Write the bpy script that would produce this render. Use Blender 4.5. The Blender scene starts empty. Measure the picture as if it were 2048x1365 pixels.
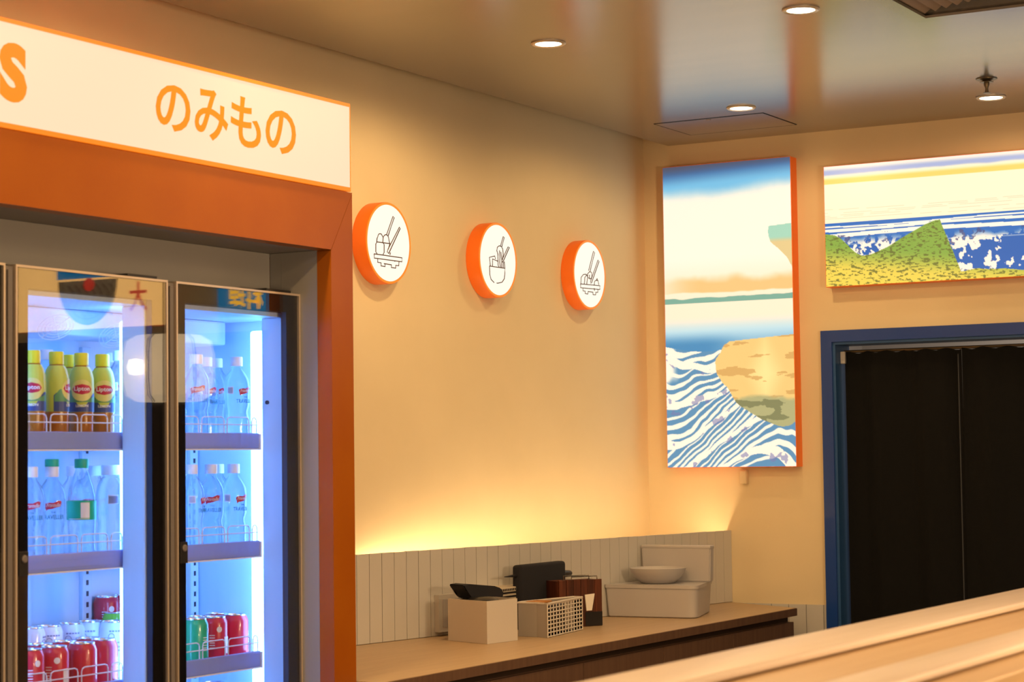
import bpy, bmesh, math, random
import numpy as np
from mathutils import Vector, Matrix
random.seed(4)
S = bpy.context.scene
COL = S.collection

# ------------------------------------------------------------------ camera
F_PX, YAW, PITCH, ROLL = 4154.25, -0.520853465, 0.0567903777, -0.0130541529
CAM = Vector((3.4951, -7.1241, 1.6))
FW = Vector((math.sin(YAW)*math.cos(PITCH), math.cos(YAW)*math.cos(PITCH), math.sin(PITCH)))
_r0 = Vector((math.cos(YAW), -math.sin(YAW), 0)); _u0 = _r0.cross(FW)
RT = _r0*math.cos(ROLL) + _u0*math.sin(ROLL); UP = RT.cross(FW)
cd = bpy.data.cameras.new('camera'); cam = bpy.data.objects.new('camera', cd); COL.objects.link(cam)
cd.sensor_width = 36; cd.lens = F_PX/2048*36; cd.clip_start = .05
M = Matrix((RT, UP, -FW)).transposed().to_4x4(); M.translation = CAM; cam.matrix_world = M
cd.dof.use_dof = True; cd.dof.focus_distance = 6.2; cd.dof.aperture_fstop = 7.0
S.camera = cam

def at(x, y, ax, val):
    """point where the sight line of photo pixel (x, y) meets the plane coordinate[ax] = val"""
    d = RT*(x-1024) - UP*(y-682.5) + FW*F_PX
    return CAM + d*((val-CAM[ax])/d[ax])

# ------------------------------------------------------------------ world, exposure
W = bpy.data.worlds.new('world'); S.world = W; W.use_nodes = True
W.node_tree.nodes['Background'].inputs[0].default_value = (1, .72, .45, 1)
W.node_tree.nodes['Background'].inputs[1].default_value = .05
S.view_settings.view_transform = 'Standard'; S.view_settings.look = 'None'
S.view_settings.gamma = 1; S.view_settings.use_curve_mapping = False
S.view_settings.exposure = 0.0
WARM = (1, .63, .27)
SPOT_W = 27.0
LED_E = 40.0
FRIDGE_E = 17.0
SIGN_E = 1.0

def light(name, kind, loc, energy, color, parent=None, rot=None, **kw):
    l = bpy.data.lights.new(name, kind); l.energy = energy; l.color = color
    for k, v in kw.items(): setattr(l, k, v)
    o = bpy.data.objects.new(name, l); COL.objects.link(o); o.location = loc
    if rot: o.rotation_euler = rot
    if parent: o.parent = parent
    return o
# area fill added high over the dining room, no such panel seen
light('added_room_fill', 'AREA', (3.8, -6.0, 2.74), 38, (1, .66, .36), shape='RECTANGLE', size=3.0, size_y=4.0)
light('kitchen_light', 'AREA', (1.3, 1.1, 2.6), 9, (1, .85, .68), shape='RECTANGLE', size=.8, size_y=.8)

# ------------------------------------------------------------------ materials
def lin(c):
    return tuple((v/255/12.92 if v/255 <= .04045 else ((v/255+.055)/1.055)**2.4) for v in c)
MATS = {}
def mat(name, color, rough=.5, metal=0, spec=.5, emit=None, es=0, trans=0, ior=1.45, alpha=1, coat=0,
        noise=None, bump=None, wood=None):
    m = bpy.data.materials.new(name); m.use_nodes = True
    nt = m.node_tree; b = nt.nodes['Principled BSDF']
    c = (*color, 1)
    b.inputs['Base Color'].default_value = c
    b.inputs['Roughness'].default_value = rough; b.inputs['Metallic'].default_value = metal
    b.inputs['Specular IOR Level'].default_value = spec; b.inputs['IOR'].default_value = ior
    b.inputs['Transmission Weight'].default_value = trans; b.inputs['Coat Weight'].default_value = coat
    if emit: b.inputs['Emission Color'].default_value = (*emit, 1); b.inputs['Emission Strength'].default_value = es
    tc = None
    def coords(scale):
        t = nt.nodes.new('ShaderNodeTexCoord'); mp = nt.nodes.new('ShaderNodeMapping')
        mp.inputs['Scale'].default_value = scale; nt.links.new(t.outputs['Object'], mp.inputs['Vector']); return mp.outputs[0]
    if noise:      # (scale xyz, second colour, contrast lo, hi)
        sc, c2, lo, hi = noise
        n = nt.nodes.new('ShaderNodeTexNoise'); n.inputs['Scale'].default_value = 1; n.inputs['Detail'].default_value = 6
        nt.links.new(coords(sc), n.inputs['Vector'])
        r = nt.nodes.new('ShaderNodeValToRGB'); r.color_ramp.elements[0].position = lo; r.color_ramp.elements[1].position = hi
        r.color_ramp.elements[0].color = c; r.color_ramp.elements[1].color = (*c2, 1)
        nt.links.new(n.outputs['Fac'], r.inputs['Fac']); nt.links.new(r.outputs['Color'], b.inputs['Base Color'])
    if bump:       # (scale xyz, strength, distance)
        sc, st, ds = bump
        n = nt.nodes.new('ShaderNodeTexNoise'); n.inputs['Scale'].default_value = 1; n.inputs['Detail'].default_value = 4
        nt.links.new(coords(sc), n.inputs['Vector'])
        bp = nt.nodes.new('ShaderNodeBump'); bp.inputs['Strength'].default_value = st; bp.inputs['Distance'].default_value = ds
        nt.links.new(n.outputs['Fac'], bp.inputs['Height']); nt.links.new(bp.outputs['Normal'], b.inputs['Normal'])
    MATS[name] = m
    return m
def clear_mat(name, tint, glossy=.1, mixglass=0.0, ior=1.33):
    """thin clear sheet: see-through with a Fresnel reflection (and, for bottles, some refraction)"""
    m = bpy.data.materials.new(name); m.use_nodes = True; nt = m.node_tree; nt.nodes.clear()
    out = nt.nodes.new('ShaderNodeOutputMaterial')
    tr = nt.nodes.new('ShaderNodeBsdfTransparent'); tr.inputs[0].default_value = (*tint, 1)
    gl = nt.nodes.new('ShaderNodeBsdfGlossy'); gl.inputs['Roughness'].default_value = .01
    ge = nt.nodes.new('ShaderNodeNewGeometry')
    dp = nt.nodes.new('ShaderNodeVectorMath'); dp.operation = 'DOT_PRODUCT'
    nt.links.new(ge.outputs['Incoming'], dp.inputs[0]); nt.links.new(ge.outputs['Normal'], dp.inputs[1])
    def mth(op, a, b=None, cl=False):
        n = nt.nodes.new('ShaderNodeMath'); n.operation = op; n.use_clamp = cl
        for k, q in enumerate((a, b)):
            if q is None: continue
            if isinstance(q, (int, float)): n.inputs[k].default_value = q
            else: nt.links.new(q, n.inputs[k])
        return n.outputs[0]
    f_ = mth('POWER', mth('SUBTRACT', 1.0, mth('ABSOLUTE', dp.outputs['Value']), True), 5.0)
    f_ = mth('ADD', mth('MULTIPLY', f_, 1-glossy), glossy, True)
    mx = nt.nodes.new('ShaderNodeMixShader'); nt.links.new(f_, mx.inputs[0])
    if mixglass:
        g = nt.nodes.new('ShaderNodeBsdfRefraction'); g.inputs['IOR'].default_value = ior; g.inputs['Color'].default_value = (*tint, 1); g.inputs['Roughness'].default_value = .02
        m2 = nt.nodes.new('ShaderNodeMixShader'); m2.inputs[0].default_value = mixglass
        nt.links.new(tr.outputs[0], m2.inputs[1]); nt.links.new(g.outputs[0], m2.inputs[2]); nt.links.new(m2.outputs[0], mx.inputs[1])
    else:
        nt.links.new(tr.outputs[0], mx.inputs[1])
    nt.links.new(gl.outputs[0], mx.inputs[2]); nt.links.new(mx.outputs[0], out.inputs[0])
    MATS[name] = m
    return m
def print_mat(name, emit):
    """flat print on a backlit sheet, colours from the mesh attribute 'print'"""
    m = bpy.data.materials.new(name); m.use_nodes = True; nt = m.node_tree; b = nt.nodes['Principled BSDF']
    a = nt.nodes.new('ShaderNodeAttribute'); a.attribute_name = 'print'
    mu = nt.nodes.new('ShaderNodeMix'); mu.data_type = 'RGBA'; mu.inputs['Factor'].default_value = .9
    nt.links.new(a.outputs['Color'], mu.inputs['A']); mu.inputs['B'].default_value = (0, 0, 0, 1)
    nt.links.new(mu.outputs['Result'], b.inputs['Base Color']); nt.links.new(a.outputs['Color'], b.inputs['Emission Color'])
    b.inputs['Emission Strength'].default_value = emit; b.inputs['Roughness'].default_value = .35
    MATS[name] = m
    return m

m_wall = mat('wall_paint', (.76, .635, .42), .85, noise=((3, 3, 3), (.72, .60, .39), .3, .7), bump=((260, 260, 260), .12, .002))
m_ceil = mat('ceiling_paint', (.26, .225, .19), .21, metal=.4, ior=2.2, noise=((1.2, 14, 1), (.30, .26, .215), .3, .7))
m_floor = mat('floor_tile', (.16, .13, .11), .4, noise=((4, 4, 4), (.2, .17, .14), .3, .7))
m_tile = mat('wall_tile', (.56, .545, .53), .42, bump=((60, 60, 20), .1, .002))
m_grout = mat('tile_joint', (.03, .028, .026), .9)
m_orange = mat('orange_panel', (.37, .098, .004), .30, noise=((6, 6, 6), (.34, .082, .0035), .35, .7), spec=.3)
m_orange_sign = mat('orange_metal_glow', (.85, .17, .012), .4, emit=(1, .16, .01), es=.12)  # faint glow put into the opaque sign sides
m_rim = mat('orange_backlit_edge', (.5, .10, .008), .4, emit=(1, .25, .008), es=.7)
m_face = mat('sign_face', (.10, .09, .08), .4, emit=lin((255, 222, 188)), es=SIGN_E*.92)
m_disc = mat('disc_face', (.10, .09, .08), .4, emit=lin((255, 246, 230)), es=SIGN_E*1.0)
m_letter = mat('orange_letter', (.4, .08, .001), .5, emit=(1, .225, .001), es=.85)
m_line = mat('icon_line', (.09, .04, .01), .6)
m_grey = mat('niche_liner', (.30, .29, .29), .6)
m_fridge = mat('fridge_body', (.06, .06, .065), .4)
m_inner = mat('fridge_liner', (.60, .76, .90), .45)
m_black = mat('black_border', (.006, .006, .008), .04, spec=.3)
m_trim = mat('door_edge_metal', (.72, .60, .50), .35, metal=.6)
m_mull = mat('door_gap_grey', (.16, .14, .14), .5)
m_gasket = mat('door_gasket', (.03, .035, .06), .5)
m_glass = clear_mat('door_glass', (.97, .98, 1.0), .055)
m_rail = mat('price_rail', (.40, .50, 1.0), .5, trans=.4)
m_wire = mat('white_wire', (.75, .78, .88), .35)
m_led = mat('led_tube', (1, 1, 1), .5, emit=(.15, .40, 1.0), es=FRIDGE_E)
m_water = clear_mat('clear_bottle', (.93, .97, 1.0), .04, .5, 1.25)
m_tea = mat('iced_tea', (.62, .22, .03), .15, trans=.35, ior=1.3)
m_capw = mat('white_cap', (.85, .86, .9), .4)
m_capy = mat('yellow_cap', (.85, .80, .03), .4)
m_capg = mat('green_cap', (.02, .5, .25), .4)
m_lab_y = mat('label_yellow', (.60, .68, .10), .4)
m_lab_g = mat('label_green_leaf', (.12, .33, .12), .4)
m_lab_h = mat('label_pale_yellow', (.78, .72, .22), .4)
m_lab_n = mat('label_blue', (.05, .08, .25), .4)
m_lab_r = mat('label_red', (.55, .02, .06), .4)
m_lab_w = mat('label_white', (.85, .85, .88), .5)
m_lab_t = mat('label_teal', (.01, .52, .32), .4)
m_lab_c = mat('label_clear', (.5, .68, .85), .4)
m_txt_w = mat('print_white', (.85, .85, .88), .5)
m_txt_b = mat('print_blue', (.03, .22, .32), .5)
m_alu = mat('can_metal', (.75, .76, .8), .25, metal=1)
m_can_r = mat('can_red', (.62, .02, .05), .28, coat=.4)
m_can_w = mat('can_white', (.78, .78, .86), .3, coat=.4)
m_can_g = mat('can_green', (.02, .42, .18), .28, coat=.4)
m_can_l = mat('can_lime', (.22, .72, .06), .28, coat=.4)
m_can_p = mat('can_grey_print', (.25, .25, .42), .4)
m_counter = mat('counter_top', (.50, .36, .22), .38, noise=((90, 4, 30), (.43, .30, .18), .3, .7))  # paler than the front; light from above put into the colour
m_cab = mat('cabinet_wood', (.17, .095, .06), .5, noise=((20, 60, 3), (.13, .07, .045), .3, .7))
m_cabdark = mat('cabinet_groove', (.04, .022, .014), .7)
m_white = mat('white_card', (.62, .57, .52), .7)
m_white2 = mat('white_plastic', (.46, .44, .45), .45)
m_dark = mat('black_cloth', (.012, .012, .018), .9)
m_dark2 = mat('black_plastic', (.015, .014, .016), .35)
m_wood = mat('redwood', (.13, .035, .015), .45, noise=((3, 70, 4), (.05, .013, .006), .35, .65))
m_chrome = mat('chrome', (.7, .65, .58), .2, metal=1)
m_paper = mat('paper', (.82, .78, .72), .7)
m_stripe = mat('striped_card', (.55, .48, .38), .6)
m_orangepack = mat('snack_orange', (.4, .16, .03), .4)
m_blue = mat('blue_frame', (.008, .050, .28), .3, coat=.2)
m_blue2 = mat('blue_jamb', (.02, .085, .26), .45)
m_curtain = mat('black_curtain', (.010, .010, .011), .95, bump=((300, 300, 300), .3, .002))
m_thread = mat('curtain_seam', (.05, .055, .07), .8)
m_rail_wood = mat('pale_oak', (.46, .31, .17), .45, noise=((40, 2, 40), (.42, .27, .14), .3, .7))
m_lath = mat('lath_wood_lit', (.54, .44, .37), .4, noise=((40, 2, 40), (.49, .39, .32), .3, .7))  # light caught by the raised laths put in as a paler wood
m_edge = mat('dark_oak', (.36, .18, .09), .5)
m_lens = mat('lamp_lens', (1, 1, 1), .5, emit=(1, .86, .66), es=10)
m_ring = mat('lamp_ring', (.62, .50, .36), .3, metal=.3)
m_ledw = mat('warm_led', (1, 1, 1), .5, emit=(1, .69, .37), es=LED_E)
m_vent = mat('vent_frame', (.5, .4, .26), .4, metal=.3)
m_slat = mat('vent_slat', (.26, .19, .15), .6)
m_hole = mat('vent_dark', (.004, .0045, .0045), .9, spec=.0)
m_brass = mat('sprinkler_metal', (.16, .12, .07), .35, metal=.7)
m_backroom = mat('back_room_paint', (.5, .47, .46), .8)
m_plain = mat('plain_partition', (.09, .075, .065), .7)
m_sheet1 = print_mat('backlit_print', 1.04)
m_lamp = mat('paper_lantern', (.7, .56, .38), .7, emit=(1, .72, .40), es=2.9)
m_bulb = mat('bulb', (1, 1, 1), .4, emit=(1, .8, .5), es=14)
m_beige = mat('beige_backlit', (.8, .6, .35), .5, emit=lin((240, 180, 100)), es=5.5)
m_bluesign = mat('blue_board_glow', (.01, .10, .20), .5, emit=(.0, .16, .34), es=3.5)  # glow put into the colour to strengthen its glass reflection
m_yellowpaint = mat('yellow_glow_paint', (.8, .45, .02), .5, emit=(1, .5, .02), es=4.0)  # painted lettering made to glow for the same reflection
m_whitepaint = mat('white_glow_paint', (.8, .8, .75), .5, emit=(.8, .8, .75), es=3)  # lettering glow added, again for the reflection
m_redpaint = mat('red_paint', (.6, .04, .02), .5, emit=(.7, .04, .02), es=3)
m_inkline = mat('ink_line', (.12, .09, .07), .6)

# ------------------------------------------------------------------ mesh helpers
def B(): return bmesh.new()
def bx(bm, x0, x1, y0, y1, z0, z1, bev=0, seg=2):
    r = bmesh.ops.create_cube(bm, size=1)
    vs = r['verts']
    for v in vs:
        v.co = Vector(((x0+x1)/2 + v.co.x*(x1-x0), (y0+y1)/2 + v.co.y*(y1-y0), (z0+z1)/2 + v.co.z*(z1-z0)))
    if bev:
        es = list({e for v in vs for e in v.link_edges})
        bmesh.ops.bevel(bm, geom=es, offset=bev, segments=seg, affect='EDGES', profile=.5)
    return bm
def prism(bm, pts, vec, cap=True):
    """solid: polygon PTS (3-D) swept along VEC"""
    a = [bm.verts.new(p) for p in pts]; b = [bm.verts.new(Vector(p)+Vector(vec)) for p in pts]
    n = len(a)
    for i in range(n): bm.faces.new((a[i], a[(i+1) % n], b[(i+1) % n], b[i]))
    if cap: bm.faces.new(a[::-1]); bm.faces.new(b)
    return bm
def lathe(bm, prof, seg=24, c=(0, 0, 0), ax='z'):
    c = Vector(c); rings = []
    def P(r, z, a):
        if ax == 'z': return c + Vector((r*math.cos(a), r*math.sin(a), z))
        if ax == 'x': return c + Vector((z, r*math.cos(a), r*math.sin(a)))
        return c + Vector((r*math.sin(a), z, r*math.cos(a)))
    for r, z in prof:
        if r < 1e-6: rings.append([bm.verts.new(P(0, z, 0))])
        else: rings.append([bm.verts.new(P(r, z, 2*math.pi*i/seg)) for i in range(seg)])
    for a, b in zip(rings, rings[1:]):
        for i in range(seg):
            j = (i+1) % seg
            if len(a) == 1 and len(b) > 1: bm.faces.new((a[0], b[j], b[i]))
            elif len(b) == 1 and len(a) > 1: bm.faces.new((a[i], a[j], b[0]))
            elif len(a) > 1: bm.faces.new((a[i], a[j], b[j], b[i]))
    return bm
def tube(bm, pts, r, seg=6, closed=False):
    pts = [Vector(p) for p in pts]; n = len(pts); rings = []
    for i, p in enumerate(pts):
        if closed: t = pts[(i+1) % n]-pts[i-1]
        else: t = pts[min(i+1, n-1)]-pts[max(i-1, 0)]
        t.normalize()
        up = Vector((0, 0, 1)) if abs(t.z) < .9 else Vector((1, 0, 0))
        s = t.cross(up).normalized(); u = s.cross(t)
        rings.append([bm.verts.new(p + (s*math.cos(2*math.pi*k/seg) + u*math.sin(2*math.pi*k/seg))*r) for k in range(seg)])
    for i in range(n if closed else n-1):
        a, b = rings[i], rings[(i+1) % n]
        for k in range(seg): bm.faces.new((a[k], a[(k+1) % seg], b[(k+1) % seg], b[k]))
    if not closed: bm.faces.new(rings[0][::-1]); bm.faces.new(rings[-1])
    return bm
def root_loc(o):
    while o.parent: o = o.parent
    return Vector(o.location)
def obj(name, bm, m, parent=None, smooth=False, kind=None, label=None):
    """one mesh object; the geometry in BM is in world coordinates"""
    if isinstance(bm, bmesh.types.BMesh):
        bmesh.ops.recalc_face_normals(bm, faces=bm.faces)
        me = bpy.data.meshes.new(name); bm.to_mesh(me); bm.free()
    else: me = bm
    if parent: me.transform(Matrix.Translation(-root_loc(parent)))
    me.materials.clear(); me.materials.append(m)
    if smooth:
        for p in me.polygons: p.use_smooth = True
        me.set_sharp_from_angle(angle=math.radians(40))
    o = bpy.data.objects.new(name, me); COL.objects.link(o)
    if parent: o.parent = parent
    if kind: o['kind'] = kind
    if label: o['label'] = label
    return o
def thing(name, label, cat, loc=(0, 0, 0), group=None):
    o = bpy.data.objects.new(name, None); COL.objects.link(o); o.empty_display_size = .05
    o.location = loc; o['label'] = label; o['category'] = cat
    if group: o['group'] = group
    return o
def tag(o, label, cat, group=None):
    o['label'] = label; o['category'] = cat
    if group: o['group'] = group
    return o
def struct(name, bm, m, parent=None, **kw):
    return obj(name, bm, m, parent, kind='structure', **kw)
def dup(r, loc, rz, label, group=None, z=None):
    n = r.copy(); COL.objects.link(n); n.location = loc; n.rotation_euler = (0, 0, rz); n['label'] = label
    if group: n['group'] = group
    for ch in r.children:
        c = ch.copy(); COL.objects.link(c); c.parent = n
        for g in ch.children:
            d = g.copy(); COL.objects.link(d); d.parent = c
    return n
def text_mesh(s, offset=0.0, shear=0.0, res=4):
    c = bpy.data.curves.new('t', 'FONT'); c.body = s; c.size = 1; c.offset = offset; c.shear = shear; c.resolution_u = res
    c.fill_mode = 'BOTH'; c.extrude = .012
    o = bpy.data.objects.new('t', c); COL.objects.link(o)
    dg = bpy.context.evaluated_depsgraph_get(); dg.update()
    me = bpy.data.meshes.new_from_object(o.evaluated_get(dg))
    bpy.data.objects.remove(o); bpy.data.curves.remove(c)
    return me
def fit(me):
    """normalise a text mesh to the unit box in x and y, depth kept"""
    co = np.array([v.co[:] for v in me.vertices]); lo = co.min(0); hi = co.max(0)
    for v, p in zip(me.vertices, co):
        v.co = ((p[0]-lo[0])/(hi[0]-lo[0]), (p[1]-lo[1])/(hi[1]-lo[1]), p[2])
    return me
def text_on_x(s, y0, y1, z0, z1, x, thick=.002, **kw):
    """lettering standing on a surface that faces +X"""
    me = fit(text_mesh(s, **kw))
    for v in me.vertices: v.co = (x + (v.co.z/.012)*thick, y0 + v.co.x*(y1-y0), z0 + v.co.y*(z1-z0))
    return me
def text_on_y(s, x0, x1, z0, z1, y, thick=.002, **kw):
    me = fit(text_mesh(s, **kw))
    for v in me.vertices: v.co = (x0 + v.co.x*(x1-x0), y - (v.co.z/.012)*thick, z0 + v.co.y*(z1-z0))
    return me
def wrap_text(s, r, w, zc, h, a0=0, **kw):
    """lettering bent round a can or bottle of radius r, centred on angle a0"""
    me = fit(text_mesh(s, res=2, **kw))
    for v in me.vertices:
        a = a0 + (v.co.x-.5)*w/r; rr = r + v.co.z*.02
        v.co = (rr*math.cos(a), rr*math.sin(a), zc + (v.co.y-.5)*h)
    return me
def patch(r, outline, a0=0, zc=0, dr=.0003, n=12):
    """flat outline (u along the curve, v up) bent onto a cylinder of radius r"""
    bm = B(); us = [p[0] for p in outline]; u0, u1 = min(us), max(us); prev = None
    for k in range(n+1):
        u = u0+(u1-u0)*min(max(k/n, .002), .998); hits = []
        for a, b in zip(outline, outline[1:]+outline[:1]):
            if (a[0]-u)*(b[0]-u) <= 0 and a[0] != b[0]: hits.append(a[1]+(b[1]-a[1])*(u-a[0])/(b[0]-a[0]))
        an = a0+u/r
        cur = [bm.verts.new(((r+dr)*math.cos(an), (r+dr)*math.sin(an), zc+v)) for v in (min(hits), max(hits))]
        if prev: bm.faces.new((prev[0], cur[0], cur[1], prev[1]))
        prev = cur
    return bm
def ell(a, b, n=20, cu=0, cv=0): return [(cu+a*math.cos(2*math.pi*i/n), cv+b*math.sin(2*math.pi*i/n)) for i in range(n)]

# ------------------------------------------------------------------ the setting
ZC = 2.7847
DX0, DX1, DZ = at(1645, 663, 1, 0).x, 1.78, at(1645, 663, 1, 0).z      # blue door
FWD = .040                                                              # width of the blue face
struct('floor', bx(B(), -.2, 6.3, -10, .12, -.05, 0), m_floor)
struct('wall_left', bx(B(), -.15, 0, -10, .12, 0, 3.1), m_wall)
bm = B()                                                                # back wall with the doorway cut out
o_ = [(0, 0), (DX0+FWD, 0), (DX0+FWD, DZ-FWD), (DX1-FWD, DZ-FWD), (DX1-FWD, 0), (6.2, 0), (6.2, 3.1), (0, 3.1)]
prism(bm, [(x, 0, z) for x, z in o_], (0, .12, 0))
struct('wall_back', bm, m_wall)
struct('wall_right', bx(B(), 6.2, 6.3, -10, .12, 0, 3.1), m_plain)
struct('wall_front', bx(B(), -.15, 6.3, -10.1, -10, 0, 3.1), m_plain)
VX0, VX1, VY0, VY1 = 1.69, 2.75, -2.75, -1.73                           # ceiling cassette opening
bm = B()
o_ = [(.105, -10), (6.2, -10), (6.2, 0), (.105, 0)]; i_ = [(VX0, VY0), (VX1, VY0), (VX1, VY1), (VX0, VY1)]
oa, ia, ob, ib = [[bm.verts.new((x, y, z)) for x, y in L] for z in (ZC, ZC+.03) for L in (o_, i_)]
for k in range(4):
    l = (k+1) % 4
    bm.faces.new((oa[k], oa[l], ia[l], ia[k])); bm.faces.new((ob[k], ib[k], ib[l], ob[l]))
    bm.faces.new((oa[k], ob[k], ob[l], oa[l])); bm.faces.new((ia[k], ia[l], ib[l], ib[k]))
struct('ceiling', bm, m_ceil)
struct('ceiling_slab', bx(B(), -.15, 6.3, -10.1, .12, 3.1, 3.15), m_plain)
# room behind the doorway
bm = B(); bx(bm, .2, 2.6, 1.8, 1.9, 0, 2.8)
struct('wall_kitchen', bm, m_backroom)
struct('floor_kitchen', bx(B(), .2, 2.6, .12, 1.8, -.05, 0), m_floor)
struct('ceiling_kitchen', bx(B(), .2, 2.6, .12, 1.9, 2.8, 2.85), m_backroom)
struct('wall_kitchen_left', bx(B(), .12, .2, .12, 1.9, 0, 2.8), m_backroom)
struct('wall_kitchen_right', bx(B(), 2.6, 2.7, .12, 1.9, 0, 2.8), m_backroom)

# blue door frame
door = bpy.data.objects.new('door_1', None); COL.objects.link(door); door['kind'] = 'structure'; door['label'] = 'blue doorway frame in the back wall under the wide picture'
door.location = (DX0, 0, 0)
def frame_u(x0, x1, z1, w, y0, y1):
    bm = B()
    prism(bm, [(x, y0, z) for x, z in [(x0, 0), (x0, z1), (x1, z1), (x1, 0), (x1-w, 0), (x1-w, z1-w), (x0+w, z1-w), (x0+w, 0)]], (0, y1-y0, 0))
    return bm
obj('door_casing', frame_u(DX0, DX1, DZ, FWD+.002, -.022, .0), m_blue, door)
obj('door_jamb', frame_u(DX0+FWD, DX1-FWD, DZ-FWD, .012, -.012, .13), m_blue2, door)
hz0, hz1 = at(1705, 1128, 1, .1).z, at(1705, 1040, 1, .1).z
obj('hinge', bx(B(), DX0+FWD+.0125, DX0+FWD+.017, .095, .125, hz0, hz1, .002), m_white2, door)
obj('rod_bracket', bx(B(), DX0+FWD+.012, DX0+FWD+.03, .035, .05, DZ-.12, DZ-.075, .003), m_white2, door)
# curtains
ctop = at(1690, 706, 1, .05).z
def curtain(x0, x1, ph):
    bm = B(); nx, nz = 40, 24; gr = []
    for i in range(nx+1):
        u = i/nx; x = x0+(x1-x0)*u; col = []
        for k in range(nz+1):
            w = k/nz; z = ctop + .004*math.sin(u*37+ph)*(w > .999) - (1-w)*(ctop-.12)
            col.append(bm.verts.new((x, .055 + .010*math.sin(u*14+ph) + .004*math.sin(u*31+2*ph+w*2), z)))
        gr.append(col)
    for i in range(nx):
        for k in range(nz): bm.faces.new((gr[i][k], gr[i+1][k], gr[i+1][k+1], gr[i][k+1]))
    bmesh.ops.solidify(bm, geom=bm.faces[:], thickness=.004)
    return bm
cx0, cxm = at(1692, 900, 1, .05).x, at(1923, 900, 1, .05).x
c1 = thing('curtain', 'black doorway curtain hanging beside the left jamb of the blue frame', 'curtain', (cx0, .05, ctop), 'doorway curtains')
obj('cloth', curtain(cx0, cxm+.004, .4), m_curtain, c1, smooth=True)
obj('hem', bx(B(), cxm-.001, cxm+.0015, .036, .042, .15, ctop-.02), m_thread, c1)
c2 = thing('curtain', 'black doorway curtain behind the seam, cut off by the photo edge', 'curtain', (cxm, .05, ctop), 'doorway curtains')
obj('cloth', curtain(cxm+.006, DX1-FWD-.02, 1.9), m_curtain, c2, smooth=True)
rod = obj('curtain_rod', lathe(B(), [(0, 0), (.006, 0), (.006, DX1-DX0-.12), (0, DX1-DX0-.12)], 10, (DX0+.055, .07, ctop+.004), 'x'), m_brass, smooth=True)
tag(rod, 'thin curtain rod along the top of the black curtains', 'rod')

# ------------------------------------------------------------------ tile ledge with warm LED cove
CZ = 1.06; PT = 1.325
pa, pb = .338, .145                         # panel line X = pa + pb*Y
PY0, PY1 = -2.20, 0.0
ang = math.atan(pb); pdir = Vector((math.sin(ang), math.cos(ang), 0)); pn = Vector((math.cos(ang), -math.sin(ang), 0))
P0 = Vector((pa+pb*PY0, PY0, 0))
plen = (PY1-PY0)/pdir.y
trim = bpy.data.objects.new('trim_1', None); COL.objects.link(trim); trim['kind'] = 'structure'; trim.location = P0
trim['label'] = 'low ledge of narrow upright grey tiles along the left wall above the counter'
bk = B(); q0, q1 = P0-pn*.008, P0+pdir*(plen-.004)-pn*.008
prism(bk, [q0+Vector((0, 0, CZ+.001)), q1+Vector((0, 0, CZ+.001)), q1+Vector((0, 0, PT-.002)), q0+Vector((0, 0, PT-.002))], -pn*.012)
obj('backing_board', bk, m_grout, trim)
tw = .0557; n = int(plen/tw); tile_me = None
for i in range(n+1):
    a = P0+pdir*(plen-(i+1)*tw); w = tw-.0022
    if a.y < PY0-.02: break
    bm = B(); jz = random.uniform(-.0006, .0006); jd = random.uniform(0, .0007)
    p = [a+Vector((0, 0, CZ+.0015)), a+pdir*w+Vector((0, 0, CZ+.0015)), a+pdir*w+Vector((0, 0, PT+jz)), a+Vector((0, 0, PT+jz))]
    prism(bm, [v+pn*jd for v in p], -pn*.0085)
    obj('tile', bm, m_tile, trim)
# cove behind the ledge
bm = B(); prism(bm, [(0, PY0, PT-.05), (P0.x-.021, PY0, PT-.05), (pa-.021, -.001, PT-.05), (0, -.001, PT-.05)], (0, 0, -.02))
struct('trim_2', bm, m_wall)
s0, s1 = P0-pn*.030, P0+pdir*(plen-.05)-pn*.030
bm = B(); prism(bm, [s0+Vector((0, 0, PT-.049)), s1+Vector((0, 0, PT-.049)), s1-pn*.012+Vector((0, 0, PT-.049)), s0-pn*.012+Vector((0, 0, PT-.049))], (0, 0, .006))
led = obj('led_strip', bm, m_ledw); tag(led, 'glowing warm LED strip hidden in the cove behind the tile ledge', 'led strip')

# grey dado tiles on the back wall, right of the counter
tr3 = bpy.data.objects.new('trim_3', None); COL.objects.link(tr3); tr3['kind'] = 'structure'; tr3.location = (.5, 0, .1)
tr3['label'] = 'low grey tile dado on the back wall between counter and blue door'
dz = at(1612, 1210, 1, -.008).z; dx = at(1647, 1212, 1, -.008).x
obj('backing_board', bx(B(), .34, DX0-.003, -.003, -.0005, .1, dz-.002), m_grout, tr3)
x = dx + .068 - .0
while x > .42:
    x1 = min(x, DX0-.003); x0 = x-.068+.0025
    if x1-x0 > .01: obj('tile', bx(B(), x0, x1, -.009, -.0025, .1, dz), m_tile, tr3)
    x -= .068

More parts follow.
